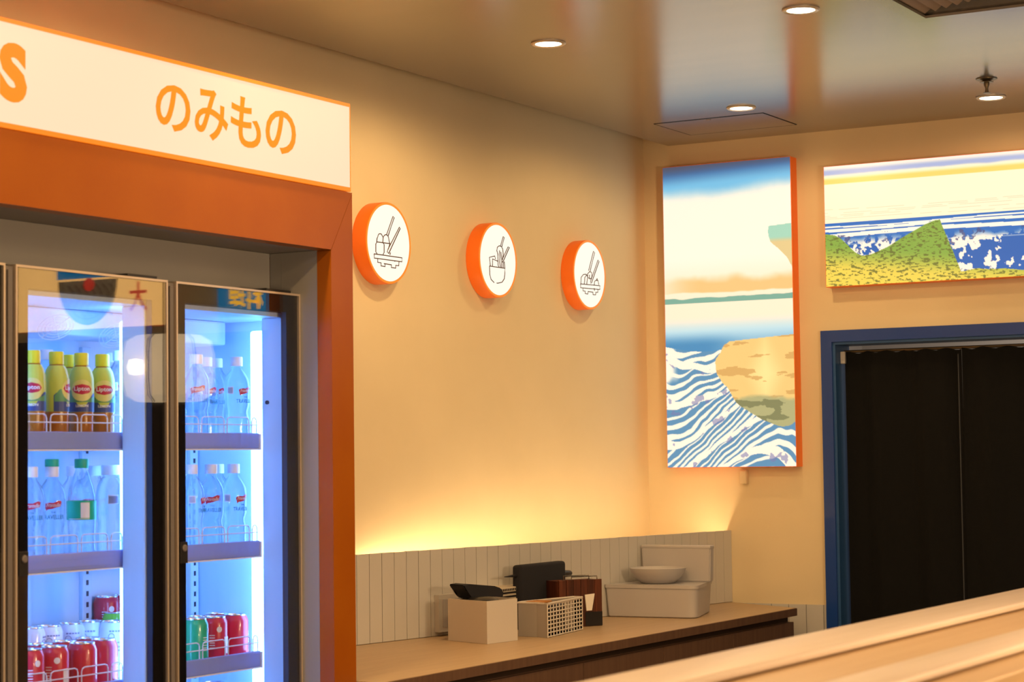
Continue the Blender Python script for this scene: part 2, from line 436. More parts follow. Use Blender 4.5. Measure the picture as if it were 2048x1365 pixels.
# ------------------------------------------------------------------ counter
CX, CY0, CY1 = at(1300, 1269.5, 2, CZ).x, -2.863, at(1602, 1217, 2, CZ).y
ct = thing('counter', 'long wooden counter with tan top and brown front below the tile ledge', 'counter', (.35, -1.5, 0))
bm = B(); prism(bm, [(.002, CY0, CZ-.027), (CX, CY0, CZ-.027), (CX, CY1, CZ-.027), (.33, -.010, CZ-.027), (.002, -.010, CZ-.027)], (0, 0, .027)); obj('worktop', bm, m_counter, ct)
obj('front_edge', bx(B(), CX, CX+.004, CY0, CY1, CZ-.027, CZ-.001), m_cab, ct)  # darker strip carries the shade on the slab's front
obj('finger_groove', bx(B(), .05, CX-.03, CY0, CY1-.004, CZ-.048, CZ-.027), m_cabdark, ct)
obj('carcass', bx(B(), .05, CX-.03, CY0, CY1-.002, .0, CZ-.048), m_cab, ct)
nd = 5; w = (CY1-.002-CY0)/nd
for i in range(nd):
    obj('cabinet_door', bx(B(), CX-.029, CX-.008, CY0+i*w+.002, CY0+(i+1)*w-.002, .1, CZ-.049, .001), m_cab, ct)

# dark ribbed wainscot farther right on the back wall (seen in the fridge glass)
tr4 = bpy.data.objects.new('trim_4', None); COL.objects.link(tr4); tr4['kind'] = 'structure'; tr4.location = (4, 0, 0)
tr4['label'] = 'dark ribbed wainscot on the back wall, reflected in the fridge glass'
obj('backing_board', bx(B(), 1.9, 6.19, -.012, -.0005, 0, 2.16), m_cabdark, tr4)
me_ = None
for k in range(70):
    if me_ is None:
        ob_ = obj('slat', bx(B(), 1.905, 1.94, -.03, -.0125, .01, 2.15, .003, 1), m_cabdark, tr4); me_ = ob_.data
    else:
        ob_ = ob_.copy(); COL.objects.link(ob_); ob_.location.x += .0605

# ------------------------------------------------------------------ orange drinks niche with lit sign
NX = .60
NYO, NYI = -2.866, -2.960                   # outer edge and inner jamb of the right column
NYL = -4.52                                 # left jamb (outside the frame)
NTOP, NHB = at(703, 386, 0, NX).z, at(645, 497, 0, NX).z
ni = thing('drinks_niche', 'orange portal surrounding the drinks fridge under the lit sign', 'niche', (.3, NYO, 0))
J = .042
bm = B()
hd = [(NX, NYL-.094, NTOP), (NX, NYO, NTOP), (NX, NYI, NHB), (NX, NYL, NHB)]
prism(bm, hd, (-J, 0, 0)); obj('header_panel', bm, m_orange, ni)
bm = B(); prism(bm, [(NX, NYO-.0012, NTOP-.004), (NX, NYO, 0), (NX, NYI, 0), (NX, NYI, NHB-.003)], (-J, 0, 0)); obj('column_panel', bm, m_orange, ni)
bm = B(); prism(bm, [(NX, NYL-.0928, NTOP-.004), (NX, NYL-.094, 0), (NX, NYL, 0), (NX, NYL, NHB-.003)], (-J, 0, 0)); obj('column_panel', bm, m_orange, ni)
obj('side_panel', bx(B(), .002, NX-J-.0005, NYO-.012, NYO, 0, NTOP-.001), m_orange, ni)
obj('side_panel', bx(B(), .002, NX-J-.0005, NYL-.094, NYL-.082, 0, NTOP-.001), m_orange, ni)
obj('top_panel', bx(B(), .002, NX-J-.0005, NYL-.082, NYO-.012, NTOP-.013, NTOP-.001), m_orange, ni)
# grey lining: jamb returns, soffit, back
obj('jamb_lining', bx(B(), .45, NX-J-.0005, NYI, NYI+.010, 0, NHB), m_grey, ni)
obj('jamb_lining', bx(B(), .45, NX-J-.0005, NYL-.010, NYL, 0, NHB), m_grey, ni)
obj('jamb_lining', bx(B(), .4155, .4495, NYI, NYI+.010, 2.0175, NHB), m_grey, ni)
obj('soffit', bx(B(), .03, NX-J-.0005, NYL-.08, NYO-.013, NHB+.001, NHB+.012), m_grey, ni)
obj('infill_panel', bx(B(), .405, .415, NYL+.001, NYI-.001, 2.022, NHB), m_grey, ni)
obj('back_lining', bx(B(), .004, .012, NYL-.08, NYO-.013, 0, NHB), m_grey, ni)

# lit sign box on the portal
SZ0, SZ1 = NTOP+.002, at(700, 208, 0, NX+.004).z
SY0, SY1 = NYL-.094, at(701, 300, 0, NX+.004).y
sg = thing('lit_sign', 'long backlit cream sign with orange lettering above the drinks fridge', 'sign', (.45, SY1, SZ0))
obj('sign_box', bx(B(), .30, NX-.004, SY0, SY1, SZ0, SZ1, .001), m_orange_sign, sg)
fz0, fz1 = at(699, 375.5, 0, NX+.002).z, at(698, 214.5, 0, NX+.002).z; fy1 = at(698, 300, 0, NX).y
obj('sign_face', bx(B(), NX-.0035, NX+.002, SY0+.01, fy1, fz0, fz1), m_face, sg)
bm = B()                                        # backlit orange edge around the face
o1 = [(SY0, SZ0), (SY1, SZ0), (SY1, SZ1), (SY0, SZ1)]; i1 = [(SY0+.01, fz0), (fy1, fz0), (fy1, fz1), (SY0+.01, fz1)]
def ringx(bm, o1, i1, x0, x1):
    V = [[bm.verts.new((x, y, z)) for y, z in L] for x in (x0, x1) for L in (o1, i1)]
    oa, ia, ob, ib = V; n = len(oa)
    for k in range(n):
        l = (k+1) % n
        bm.faces.new((oa[k], oa[l], ia[l], ia[k])); bm.faces.new((ob[k], ib[k], ib[l], ob[l]))
        bm.faces.new((oa[k], ob[k], ob[l], oa[l])); bm.faces.new((ia[k], ia[l], ib[l], ib[k]))
    return bm
obj('sign_edge', ringx(bm, o1, i1, NX-.0038, NX+.004), m_rim, sg)
ky0, ky1 = at(310, 220, 0, NX).y, at(589.5, 270, 0, NX).y
kz0, kz1 = at(345, 264, 0, NX).z, at(341, 170, 0, NX).z
# each kana where the photo has it
for ch, (l, r, t, b) in zip('のみもの', ((310, 379.2, 170.3, 263.2), (388, 454.5, 180, 281), (460, 520, 195, 295), (529.5, 590, 221, 308))):
    m_ = (l+r)/2
    obj('letter', text_on_x(ch, at(l, 250, 0, NX).y, at(r, 250, 0, NX).y, at(m_, b, 0, NX).z, at(m_, t, 0, NX).z, NX+.0022, .0006, offset=.016), m_letter, sg)
sz1, sz0 = at(25, 86, 0, NX).z, at(25, 205.5, 0, NX).z
obj('letter', text_on_x('S', at(-3, 150, 0, NX).y, at(52, 150, 0, NX).y, sz0, sz1, NX+.0022, .0006, offset=.055), m_letter, sg)

# ------------------------------------------------------------------ drinks fridge
QX = .507                                    # outer face of the glass doors
FB, FT = .06, 2.012
FY0, FY1 = -4.485, NYI-.002
fr = thing('drinks_fridge', 'black glass-door drinks fridge lit cold blue inside the orange niche', 'fridge', (.3, -3.7, 0))
IX = .135                                    # inner back
bm = B()
bx(bm, .03, .12, FY0, -2.885, .02, FT-.02)
obj('back_panel', bm, m_fridge, fr)
obj('side_panel', bx(B(), .12, .455, -2.895, -2.885, .02, FT-.02), m_fridge, fr)
obj('side_panel', bx(B(), .12, .455, FY0, FY0+.01, .02, FT-.02), m_fridge, fr)
obj('top_panel', bx(B(), .12, .475, FY0+.01, -2.965, 1.966, FT-.02), m_fridge, fr)
obj('base_panel', bx(B(), .12, .475, FY0+.01, -2.965, .02, .2), m_fridge, fr)
obj('liner_back', bx(B(), .12, IX, FY0+.01, -2.905, .2, 1.966), m_inner, fr)
obj('liner_side', bx(B(), .12, .41, -2.905, -2.8955, .2, 1.966), m_inner, fr)
obj('liner_top', bx(B(), IX, .47, FY0+.02, -2.91, 1.955, 1.9655), m_inner, fr)
obj('evaporator_cover', bx(B(), IX, .27, FY0+.03, -2.95, 1.895, 1.9545, .006), m_inner, fr)
# pilaster strips on the back liner
for px in (167, 457, 45):
    y = min(at(px, 1200, 0, IX).y, -2.925)
    p = obj('pilaster', bx(B(), IX, IX+.012, y-.016, y+.016, .25, 1.88, .002), m_inner, fr)
    bm = B()
    for k in range(60): bx(bm, IX+.0115, IX+.0126, y-.004, y+.004, .3+k*.026, .312+k*.026)
    obj('slots', bm, m_gasket, p, kind='stuff')
# posts between the doors and LED tubes behind them
led_objs = []
for py0, py1, lo in ((-3.515, -3.425, .034), (-2.993, -2.962, .002)):
    obj('door_post', bx(B(), .412, .478, py0, py1, .2, 1.955, .003), m_inner, fr)
    obj('led_tube', bx(B(), .374, .410, py0+lo, py0+lo+.024, .24, 1.925, .006), m_led, fr, label='white glowing vertical LED tube')
obj('door_post', bx(B(), .412, .478, -4.03, -3.94, .2, 1.955, .003), m_inner, fr)
obj('led_tube', bx(B(), .374, .410, -3.966, -3.942, .24, 1.925, .006), m_led, fr)
obj('screw_cap', lathe(B(), [(0, .0), (.005, 0), (.005, -.004), (0, -.004)], 10, (.43, -2.993, at(518, 806, 1, -2.993).z), 'y'), m_gasket, fr)
# fan guards under the evaporator
for px, py in ((112, 655), (232, 672)):
    c = at(px, py, 0, .285)
    bm = B()
    for k in range(1, 6):
        r = .011*k
        tube(bm, [(c.x + .35*r*math.sin(a), c.y + r*math.cos(a), c.z + r*.5*math.sin(a)) for a in [2*math.pi*i/24 for i in range(24)]], .0011, 4, True)
    for a in (0, 1.05, 2.1):
        tube(bm, [(c.x - .35*.056*math.sin(a), c.y-.056*math.cos(a), c.z-.028*math.sin(a)), (c.x + .35*.056*math.sin(a), c.y+.056*math.cos(a), c.z+.028*math.sin(a))], .0013, 4)
    obj('fan_guard', bm, m_wire, fr, kind='stuff')

# shelves with price rails and wire guards
DOORS = ((-3.438, -2.9605), (-3.953, -3.468), (-4.468, -3.983))
BAY = ((-3.423, -2.998), (-3.942, -3.4995), (-4.46, -4.0345))
SH = {}
def shelf(bay, zs):
    y0, y1 = BAY[bay]
    s = obj('shelf', bx(B(), IX+.015, .398, y0, (y1, -3.44, -3.96)[bay], zs-.010, zs), m_wire, fr)
    obj('price_rail', bx(B(), .400, .409, y0, y1-.002, zs-.008, zs+.030, .002), m_rail, s)
    obj('end_bracket', bx(B(), .372, .412, y1-.0015, y1+.0035, zs-.012, zs+.028, .001), m_capw, s)
    obj('edge_strip', bx(B(), .396, .411, y0, y1-.002, zs-.012, zs-.0085, .001), m_capw, s)
    bm = B(); y = y0+.01; L = .098; zt = zs+.068
    while y < y1-.02:
        e = min(y+L-.012, y1-.004)
        pts = [(.402, y, zs+.028)]
        for t in (0, .5, 1): pts.append((.402, y+.010*(1-math.cos(t*math.pi/2)), zt-.010+.010*math.sin(t*math.pi/2)))
        for t in (0, .5, 1): pts.append((.402, e-.010+.010*math.sin(t*math.pi/2), zt-.010+.010*math.cos(t*math.pi/2)))
        pts.append((.402, e, zs+.028))
        tube(bm, pts, .0016, 6); y += L
    tube(bm, [(.4045, y0+.004, zs+.050), (.4045, y1-.004, zs+.050)], .0016, 6)
    obj('wire_guard', bm, m_wire, s, smooth=True, kind='stuff')
for k, zs in enumerate((1.642, 1.379, 1.110, .945)): SH[0, k+1] = zs; shelf(0, zs)
for k, zs in enumerate((1.642, 1.379, 1.090, .83)): SH[1, k+1] = zs; shelf(1, zs)
for zs in (1.642, 1.379, 1.110, .85): shelf(2, zs)

# doors
for di, (y0, y1) in enumerate(DOORS):
    fl, frr, ft, fbt = .042, .048, .047, .05
    if di == 0: fl, frr = .038, .049
    d = obj('door', ringx(B(), [(y0, FB), (y1, FB), (y1, FT), (y0, FT)], [(y0+.005, FB+.005), (y1-.005, FB+.005), (y1-.005, FT-.005), (y0+.005, FT-.005)], QX-.024, QX), m_trim, fr, label='pale metal edge of the glass door')
    obj('glass_pane', bx(B(), QX-.006, QX-.001, y0+.0052, y1-.0052, FB+.0052, FT-.0052), m_glass, d)
    obj('black_border', ringx(B(), [(y0+.0052, FB+.0052), (y1-.0052, FB+.0052), (y1-.0052, FT-.0052), (y0+.0052, FT-.0052)],
        [(y0+fl, FB+fbt), (y1-frr, FB+fbt), (y1-frr, FT-ft), (y0+fl, FT-ft)], QX-.0075, QX-.0062), m_black, d)
    obj('gasket', ringx(B(), [(y0+.012, FB+.02), (y1-.012, FB+.02), (y1-.012, FT-.02), (y0+.012, FT-.02)],
        [(y0+fl-.004, FB+fbt), (y1-frr+.004, FB+fbt), (y1-frr+.004, FT-ft+.004), (y0+fl-.004, FT-ft+.004)], QX-.026, QX-.008), m_gasket, d)
    lz = 1.401
    lp = obj('lock_plate', bx(B(), QX-.0009, QX+.0006, y0+.010, y0+.036, lz-.026, lz+.022, .0003), m_dark2, d)
    obj('keyhole', lathe(B(), [(0, 0), (.008, 0), (.008, .0025), (.006, .0035), (0, .0035)], 16, (QX+.0006, y0+.024, lz+.008), 'x'), m_mull, d)
    obj('hinge', bx(B(), QX-.05, QX-.006, y1-.13, y1-.03, FT+.001, FT+.007, .001), m_dark2, d)
for y0, y1 in ((-3.467, -3.439), (-3.982, -3.954)):
    obj('mullion', bx(B(), .479, QX-.006, y0, y1, FB, FT-.004, .002), m_mull, fr)
    obj('mullion_rib', bx(B(), QX-.006, QX-.001, (y0+y1)/2-.006, (y0+y1)/2+.006, FB, FT-.012, .001), m_mull, fr)
c = at(545, 575, 0, .44)
obj('power_cable', tube(B(), [(.42, c.y-.07+.0175*k, FT-.014+.030*math.sin(math.pi*k/8)) for k in range(9)], .003, 6), m_dark2, fr, smooth=True)

# ------------------------------------------------------------------ drinks: prototypes at the origin
def proto_lipton():
    t = thing('tea_bottle', '', 'bottle')
    obj('body', lathe(B(), [(0, 0), (.024, 0), (.026, .004), (.0262, .05), (.0268, .075), (.027, .13), (.0262, .150), (.0225, .166), (.0160, .176), (.0128, .181), (0, .181)], 24), m_tea, t, smooth=True)
    obj('cap', lathe(B(), [(0, .178), (.0158, .178), (.0162, .180), (.0162, .203), (.0150, .206), (0, .206)], 24), m_capy, t, smooth=True)
    sl = obj('sleeve', lathe(B(), [(.0268, .074), (.0276, .075), (.0278, .13), (.0270, .150), (.0233, .166), (.0175, .1755)], 32), m_lab_y, t, smooth=True)
    bm = B(); r = .0279        # dark blue foot and green leaf swirl of the label
    n = 30
    a = [bm.verts.new((r*math.cos(i*.0698*3-1.57), r*math.sin(i*.0698*3-1.57), .0745)) for i in range(16)]
    b = [bm.verts.new((r*math.cos(i*.0698*3-1.57), r*math.sin(i*.0698*3-1.57), .0745+.026+.016*math.sin(i*.55+.6))) for i in range(16)]
    for i in range(15): bm.faces.new((a[i], a[i+1], b[i+1], b[i]))
    obj('label_foot', bm, m_lab_n, sl)
    obj('label_leaf', patch(.0279, [(-.042, .0), (-.030, .016), (-.018, .012), (-.004, .002), (.010, -.004), (.024, -.002), (.04, .004), (.04, -.012), (-.042, -.012)], 0, .108, .0002, 24), m_lab_g, sl)
    obj('label_halo', patch(.0279, ell(.026, .024, 24), 0, .122, .0004, 24), m_lab_h, sl)
    obj('label_badge', patch(.0282, [(-.0225, 0), (-.017, .008), (0, .0115), (.017, .008), (.0225, 0), (.017, -.008), (0, -.0115), (-.017, -.008)], 0, .1245, .0004), m_lab_r, sl)
    obj('lettering', wrap_text('Lipton', .0289, .036, .1245, .0125, offset=.02), m_txt_w, sl)
    obj('lettering', wrap_text('LEMON', .0283, .028, .088, .0058, offset=.02), m_txt_w, sl)
    return t
def proto_water(kind):
    t = thing('water_bottle', '', 'bottle') if kind != 'greencap' else None
    if kind == 'travel':
        prof = [(0, 0), (.026, 0), (.0295, .004), (.0290, .010), (.0300, .018), (.0288, .026), (.0300, .034), (.0288, .042), (.0300, .050), (.0288, .058), (.0296, .064), (.0262, .078), (.0262, .084), (.0305, .098), (.0312, .145), (.0295, .160), (.0225, .176), (.0145, .187), (.0125, .192), (.0125, .198), (0, .198)]
        obj('body', lathe(B(), prof, 28), m_water, t, smooth=True)
        obj('cap', lathe(B(), [(0, .195), (.0146, .195), (.0150, .197), (.0150, .216), (.0138, .218), (0, .218)], 24), m_capw, t, smooth=True)
        r = .0316
        obj('label_flag', patch(r, [(-.017, -.012), (-.0185, .004), (-.012, .008), (.0, .007), (.012, .012), (.0185, .010), (.018, -.001), (.010, -.002), (-.004, -.006), (-.012, -.007)], 0, .132, .0003), m_lab_r, t)
        obj('lettering', wrap_text('Frantelle', r+.0008, .030, .1345, .0085, shear=.3), m_txt_w, t)
        obj('lettering', wrap_text('THE', r, .010, .1185, .004), m_txt_b, t)
        obj('lettering', wrap_text('TRAVELLER', r, .050, .1085, .0095, offset=.01), m_txt_b, t)
        bc = obj('barcode', patch(r, [(-.008, -.009), (-.008, .009), (.008, .009), (.008, -.009)], -1.25, .135, .0004), m_lab_w, t)
        bm = B()
        for k in range(6):
            u0 = -.0065+k*.0022
            for q in (0,):
                aa = [(-1.25+(u0+d)/r) for d in (0, .0011)]
                f = [bm.verts.new(((r+.0008)*math.cos(a), (r+.0008)*math.sin(a), z)) for a, z in ((aa[0], .128), (aa[1], .128), (aa[1], .142), (aa[0], .142))]
                bm.faces.new(f)
        obj('bars', bm, m_can_p, bc, kind='stuff')
    elif kind == 'wide':
        obj('body', lathe(B(), [(0, 0), (.030, 0), (.033, .005), (.032, .03), (.0335, .06), (.030, .085), (.0335, .105), (.034, .15), (.031, .172), (.024, .187), (.0185, .193), (.0185, .2), (0, .2)], 28), m_water, t, smooth=True)
        obj('cap', lathe(B(), [(0, .197), (.0215, .197), (.022, .199), (.022, .217), (.0205, .219), (0, .219)], 28), m_capw, t, smooth=True)
        bc = obj('barcode', patch(.0342, [(-.012, -.0105), (-.012, .0105), (.012, .0105), (.012, -.0105)], .15, .142, .0003), m_lab_w, t)
        bm = B()
        for k in range(8):
            u0 = -.010+k*.0026
            aa = [(.15+(u0+d)/.0342) for d in (0, .0014)]
            bm.faces.new([bm.verts.new((.0350*math.cos(a), .0350*math.sin(a), z)) for a, z in ((aa[0], .1335), (aa[1], .1335), (aa[1], .1495), (aa[0], .1495))])
        obj('bars', bm, m_lab_n, bc, kind='stuff')
    elif kind == 'soda':
        obj('body', lathe(B(), [(0, .006), (.012, 0), (.026, .002), (.030, .010), (.0305, .03), (.0295, .06), (.0315, .085), (.0315, .14), (.0305, .152), (.026, .172), (.0185, .195), (.0135, .210), (.0125, .217), (0, .217)], 28), m_water, t, smooth=True)
        obj('cap', lathe(B(), [(0, .213), (.0150, .213), (.0155, .215), (.0155, .232), (.0145, .234), (0, .234)], 24), m_capg, t, smooth=True)
        obj('label', lathe(B(), [(.0312, .121), (.0322, .1212), (.0322, .1658-.004), (.0300, .163)], 28), m_lab_t, t, smooth=True) if False else obj('label', lathe(B(), [(.0316, .099), (.0323, .0992), (.0323, .1408), (.0316, .141)], 32), m_lab_t, t, smooth=True)
        obj('info_panel', patch(.0323, [(-.010, -.016), (-.010, .018), (.010, .018), (.010, -.016)], .45, .1195, .0005), m_lab_w, t)
        obj('label_line', patch(.0323, [(-.024, -.0007), (-.024, .0007), (.024, .0007), (.024, -.0007)], 0, .1015, .0012), m_txt_w, t)
    elif kind == 'greencap':
        t2 = proto_water('travel'); t = t2
        for ch in t.children:
            if ch.name.startswith('cap'):
                ch.data = ch.data.copy()
        obj('cap_top', lathe(B(), [(0, .2175), (.0152, .2175), (.0156, .219), (.0156, .232), (.0146, .234), (0, .234)], 24), m_capg, t, smooth=True, label='green upper ring of the cap')
    return t
def proto_can(kind, h, r=.0325):
    m = {'red': m_can_r, 'white': m_can_w, 'green': m_can_g, 'lime': m_can_l, 'dark': m_can_p}[kind]
    t = thing('drink_can', '', 'can')
    obj('body', lathe(B(), [(0, .004), (r*.75, .001), (r*.82, 0), (r*.97, .007), (r, .012), (r, h-.016), (r*.95, h-.011), (r*.86, h-.004), (r*.84, h-.003)], 28), m, t, smooth=True)
    obj('lid', lathe(B(), [(r*.84, h-.004), (r*.865, h-.0015), (r*.85, h), (r*.80, h-.001), (r*.77, h-.0055), (0, h-.005)], 28), m_alu, t, smooth=True)
    obj('ring_pull', lathe(B(), [(.004, h-.0048), (.008, h-.0048), (.008, h-.0035), (.004, h-.0035), (.004, h-.0048)], 12, (.006, 0, 0)), m_alu, t, smooth=True)
    if kind in ('red', 'green'):
        e = obj('emblem', patch(r, ell(.007, .007), .0, h-.030, .0003), m_txt_w, t)
        obj('info_panel', patch(r, [(-.010, -.02), (-.010, .02), (.010, .02), (.010, -.02)], .75, h*.42, .0004), m_txt_w if kind == 'red' else m_lab_t, t)
        bm = B()
        for k in range(6):
            z = h*.62-k*.006
            bm.faces.new([bm.verts.new(((r+.0005)*math.cos(a), (r+.0005)*math.sin(a), zz)) for a, zz in ((-.75, z), (-.35, z), (-.35, z+.002), (-.75, z+.002))])
        obj('fine_print', bm, m_txt_w, t, kind='stuff')
    if kind == 'white':
        obj('emblem', tube(B(), [((r+.0004)*math.cos(a), (r+.0004)*math.sin(a), h-.034+v) for a, v in [(.0065*math.cos(w)/r-.35, .0065*math.sin(w)) for w in [2*math.pi*i/16 for i in range(16)]]], .0007, 4, True), m_can_p, t)
        bm = B()
        for k, (z, a0, a1) in enumerate(((h-.024, -.5, .5), (h-.050, -.1, .7), (h-.060, -.1, .6), (h-.068, .0, .65), (h-.1, .2, .7))):
            n = 5; A = [a0+(a1-a0)*i/n for i in range(n+1)]
            for i in range(n):
                w = (A[i+1]-A[i])*.75
                bm.faces.new([bm.verts.new(((r+.0004)*math.cos(a), (r+.0004)*math.sin(a), zz)) for a, zz in ((A[i], z), (A[i]+w, z), (A[i]+w, z+.0035), (A[i], z+.0035))])
        obj('fine_print', bm, m_can_p, t, kind='stuff')
    return t
used = set()
def put(p, px, X, z, turn, label, group):
    """stand a copy of prototype P on a shelf at depth X so that it is seen at photo column PX"""
    y = at(px, 900 if z > 1.3 else 1200, 0, X).y
    ang = math.atan2(CAM.y-y, CAM.x-X) + turn
    if id(p) not in used:
        used.add(id(p)); p.location = (X, y, z); p.rotation_euler = (0, 0, ang); p['label'] = label; p['group'] = group; return p
    return dup(p, (X, y, z), ang, label, group)

LT, TR, WD, SO, GC = proto_lipton(), proto_water('travel'), proto_water('wide'), proto_water('soda'), proto_water('greencap')
g = 'tea bottles on the top shelf'
z1, z2, z3 = SH[1, 1], SH[1, 2], SH[1, 3]
put(LT, 163, .365, z1, .05, 'yellow-capped lemon tea bottle with the full red badge, third of its row', g)
put(LT, 205, .365, z1, .15, 'yellow-capped lemon tea bottle beside the clear bottles, badge turned right', g)
put(LT, 113, .365, z1, 1.35, 'yellow-capped lemon tea bottle turned to its plain yellow back', g)
put(LT, 66, .365, z1, -.1, 'yellow-capped lemon tea bottle half hidden by the black door border', g)
put(LT, 137, .295, z1, 1.8, 'yellow-capped lemon tea bottle standing in the second row', g)
g = 'clear bottles on the top shelf of the middle door'
put(TR, 239, .345, z1, .9, 'clear white-capped bottle right of the tea bottles, largest there', g)
put(TR, 222, .270, z1, .4, 'clear white-capped bottle behind the last tea bottle', g)
put(TR, 93, .255, z1, .4, 'clear white-capped bottle behind the two leftmost tea bottles', g)
g = 'clear bottles on the second shelf of the middle door'
put(TR, 62, .365, z2, .1, 'clear water bottle with pink flag label, half hidden by the door border', g)
put(GC, 104, .365, z2, .1, 'clear water bottle with pink flag label and a green ring on its cap', g)
put(SO, 163, .365, z2, -.2, 'clear soft drink bottle with green cap and green label', g)
put(WD, 222, .360, z2, .0, 'wide-capped clear bottle with a barcode sticker', g)
put(TR, 258, .352, z2, .5, 'clear bottle cut off by the door post, right of the wide-capped one', g)
put(TR, 146, .270, z2, .6, 'clear bottle behind, left of the green-labelled bottle', g)
put(TR, 190, .270, z2, .3, 'clear bottle behind, right of the green-labelled bottle', g)
za, zb, zc_ = SH[0, 1], SH[0, 2], SH[0, 3]
g = 'clear bottles on the top shelf of the right door'
put(TR, 394, .365, za, .1, 'clear water bottle with orange flag label at the door border, top shelf', g)
put(TR, 413, .300, za, .3, 'clear water bottle tucked behind the bordering one, top shelf', g)
put(TR, 474, .362, za, .75, 'clear water bottle with barcode beside the LED tube, top shelf', g)
put(TR, 434, .280, za, .1, 'clear water bottle in the second row, middle of the top shelf', g)
g = 'clear bottles on the second shelf of the right door'
put(TR, 383, .365, zb, 1.3, 'clear water bottle cut off by the door border, second shelf', g)
put(TR, 422, .365, zb, .1, 'clear water bottle with pink flag label, middle of the second shelf', g)
put(TR, 467, .360, zb, .75, 'clear water bottle with barcode beside the LED tube, second shelf', g)
put(TR, 436, .290, zb, .4, 'clear water bottle just behind the pink-labelled one, second shelf', g)
CR, CWT, CG, CL, CD, CRS = proto_can('red', .118), proto_can('white', .148), proto_can('green', .122), proto_can('lime', .16), proto_can('dark', .118), proto_can('red', .098, .031)
g = 'red cans in the middle door'
put(CR, 108, .365, z3, .2, 'red can at the front with a fine-print panel, second from the left', g)
put(CR, 164, .365, z3, 2.2, 'red can at the front, third from the left', g)
put(CR, 206, .345, z3, 2.0, 'red can at the front, rightmost of its row', g)
put(CR, 58, .365, z3, .6, 'red can at the front, cut off by the door border', g)
put(CR, 80, .295, z3, 1.6, 'red can in the second row behind the leftmost two', g)
put(CR, 128, .295, z3, 1.6, 'red can in the second row behind the middle two', g)
put(CR, 176, .290, z3, 1.6, 'red can in the second row beside the white cans', g)
g = 'tall white cans in the middle door'
put(CWT, 227, .275, z3, .2, 'tall white can nearest the door post', g)
put(CWT, 180, .222, z3, -.1, 'tall white can with dark emblem, second from the door post', g)
put(CWT, 141, .222, z3, .2, 'tall white can with dark emblem, third from the door post', g)
put(CWT, 97, .222, z3, .4, 'tall white can farthest from the door post', g)
put(CWT, 62, .222, z3, 1.4, 'tall white can cut off by the black door border', g)
put(CL, 232, .200, z3, 1.5, 'lime green can behind the tall white can by the door post', 'green cans')
b_ = put(CRS, 213, .165, z3, .4, 'lower red can hidden under the upper one at the back', 'stacked short red cans')
put(CRS, 213, .165, z3+.098, .4, 'short red can on top of another by the back of the shelf', 'stacked short red cans')
b_ = put(CRS, 247, .165, z3, 1.4, 'lower red can at the back beside the door post', 'stacked short red cans')
put(CRS, 247, .165, z3+.098, 1.4, 'short red can stacked at the back beside the door post', 'stacked short red cans')
g = 'cans in the right door'
put(CG, 389, .360, zc_, 1.4, 'green can at the front beside the black door border', g)
put(CR, 428, .335, zc_, .4, 'red can with grey barcode panel behind the green can', g)
put(CR, 470, .335, zc_, 2.0, 'red can beside the LED tube in the right door', g)
put(CR, 398, .285, zc_, .3, 'red can with white emblem behind the green can', g)
put(CR, 434, .268, zc_, .3, 'red can in the back row of the right door', g)
put(CD, 392, .345, SH[0, 4], .4, 'grey can on the lowest visible shelf, left one', 'cans on the lowest shelf')
put(CD, 425, .290, SH[0, 4], .4, 'grey can on the lowest visible shelf, right one', 'cans on the lowest shelf')

# ------------------------------------------------------------------ round icon signs on the left wall
def icon(polys, sx, sy, k, X):
    bm = B()
    for P in polys:
        pts = [at(sx+x/k, sy+y/k, 0, X) for x, y in P]
        tube(bm, pts, .0016, 5)
    return bm
K = 3.7236
I1 = [[(310, 370), (357, 235), (366, 244), (322, 378)], [(405, 315), (411, 325), (325, 512), (314, 500), (320, 480), (405, 315)],
      [(236, 425), (238, 400), (250, 368), (258, 364), (270, 366), (284, 392), (290, 380), (300, 371), (312, 373), (322, 385), (332, 435)], [(236, 425), (335, 438)],
      [(284, 392), (281, 430)], [(236, 428), (229, 440), (229, 500), (238, 512)], [(285, 434), (291, 445), (291, 505), (284, 518)], [(335, 438), (322, 480)], [(338, 505), (334, 522)],
      [(217, 514), (424, 544), (424, 573), (217, 545), (217, 514)], [(370, 565), (370, 572)], [(243, 548), (243, 577), (268, 581), (268, 604), (298, 609), (298, 590)], [(290, 587), (345, 596), (345, 616), (377, 621), (377, 600), (400, 603), (402, 574)]]
I2 = [[(1076, 605), (1190, 622), (1190, 660), (1186, 700), (1170, 725), (1140, 733), (1130, 732)], [(1076, 605), (1078, 670), (1088, 705), (1110, 728)],
      [(1082, 604), (1075, 540), (1115, 530), (1120, 552)], [(1098, 607), (1098, 552), (1140, 570)], [(1158, 455), (1178, 385), (1186, 392), (1168, 460)],
      [(1170, 576), (1168, 562), (1214, 462), (1224, 466), (1176, 574), (1170, 576)], [(1140, 525), (1130, 490), (1134, 465), (1148, 454), (1164, 460), (1174, 478), (1178, 520), (1172, 560)],
      [(1138, 510), (1140, 600), (1148, 615)], [(1150, 488), (1154, 540), (1152, 575), (1158, 618)], [(1160, 500), (1164, 530), (1168, 560), (1166, 618)], [(1186, 570), (1190, 622)], [(1180, 575), (1178, 620)]]
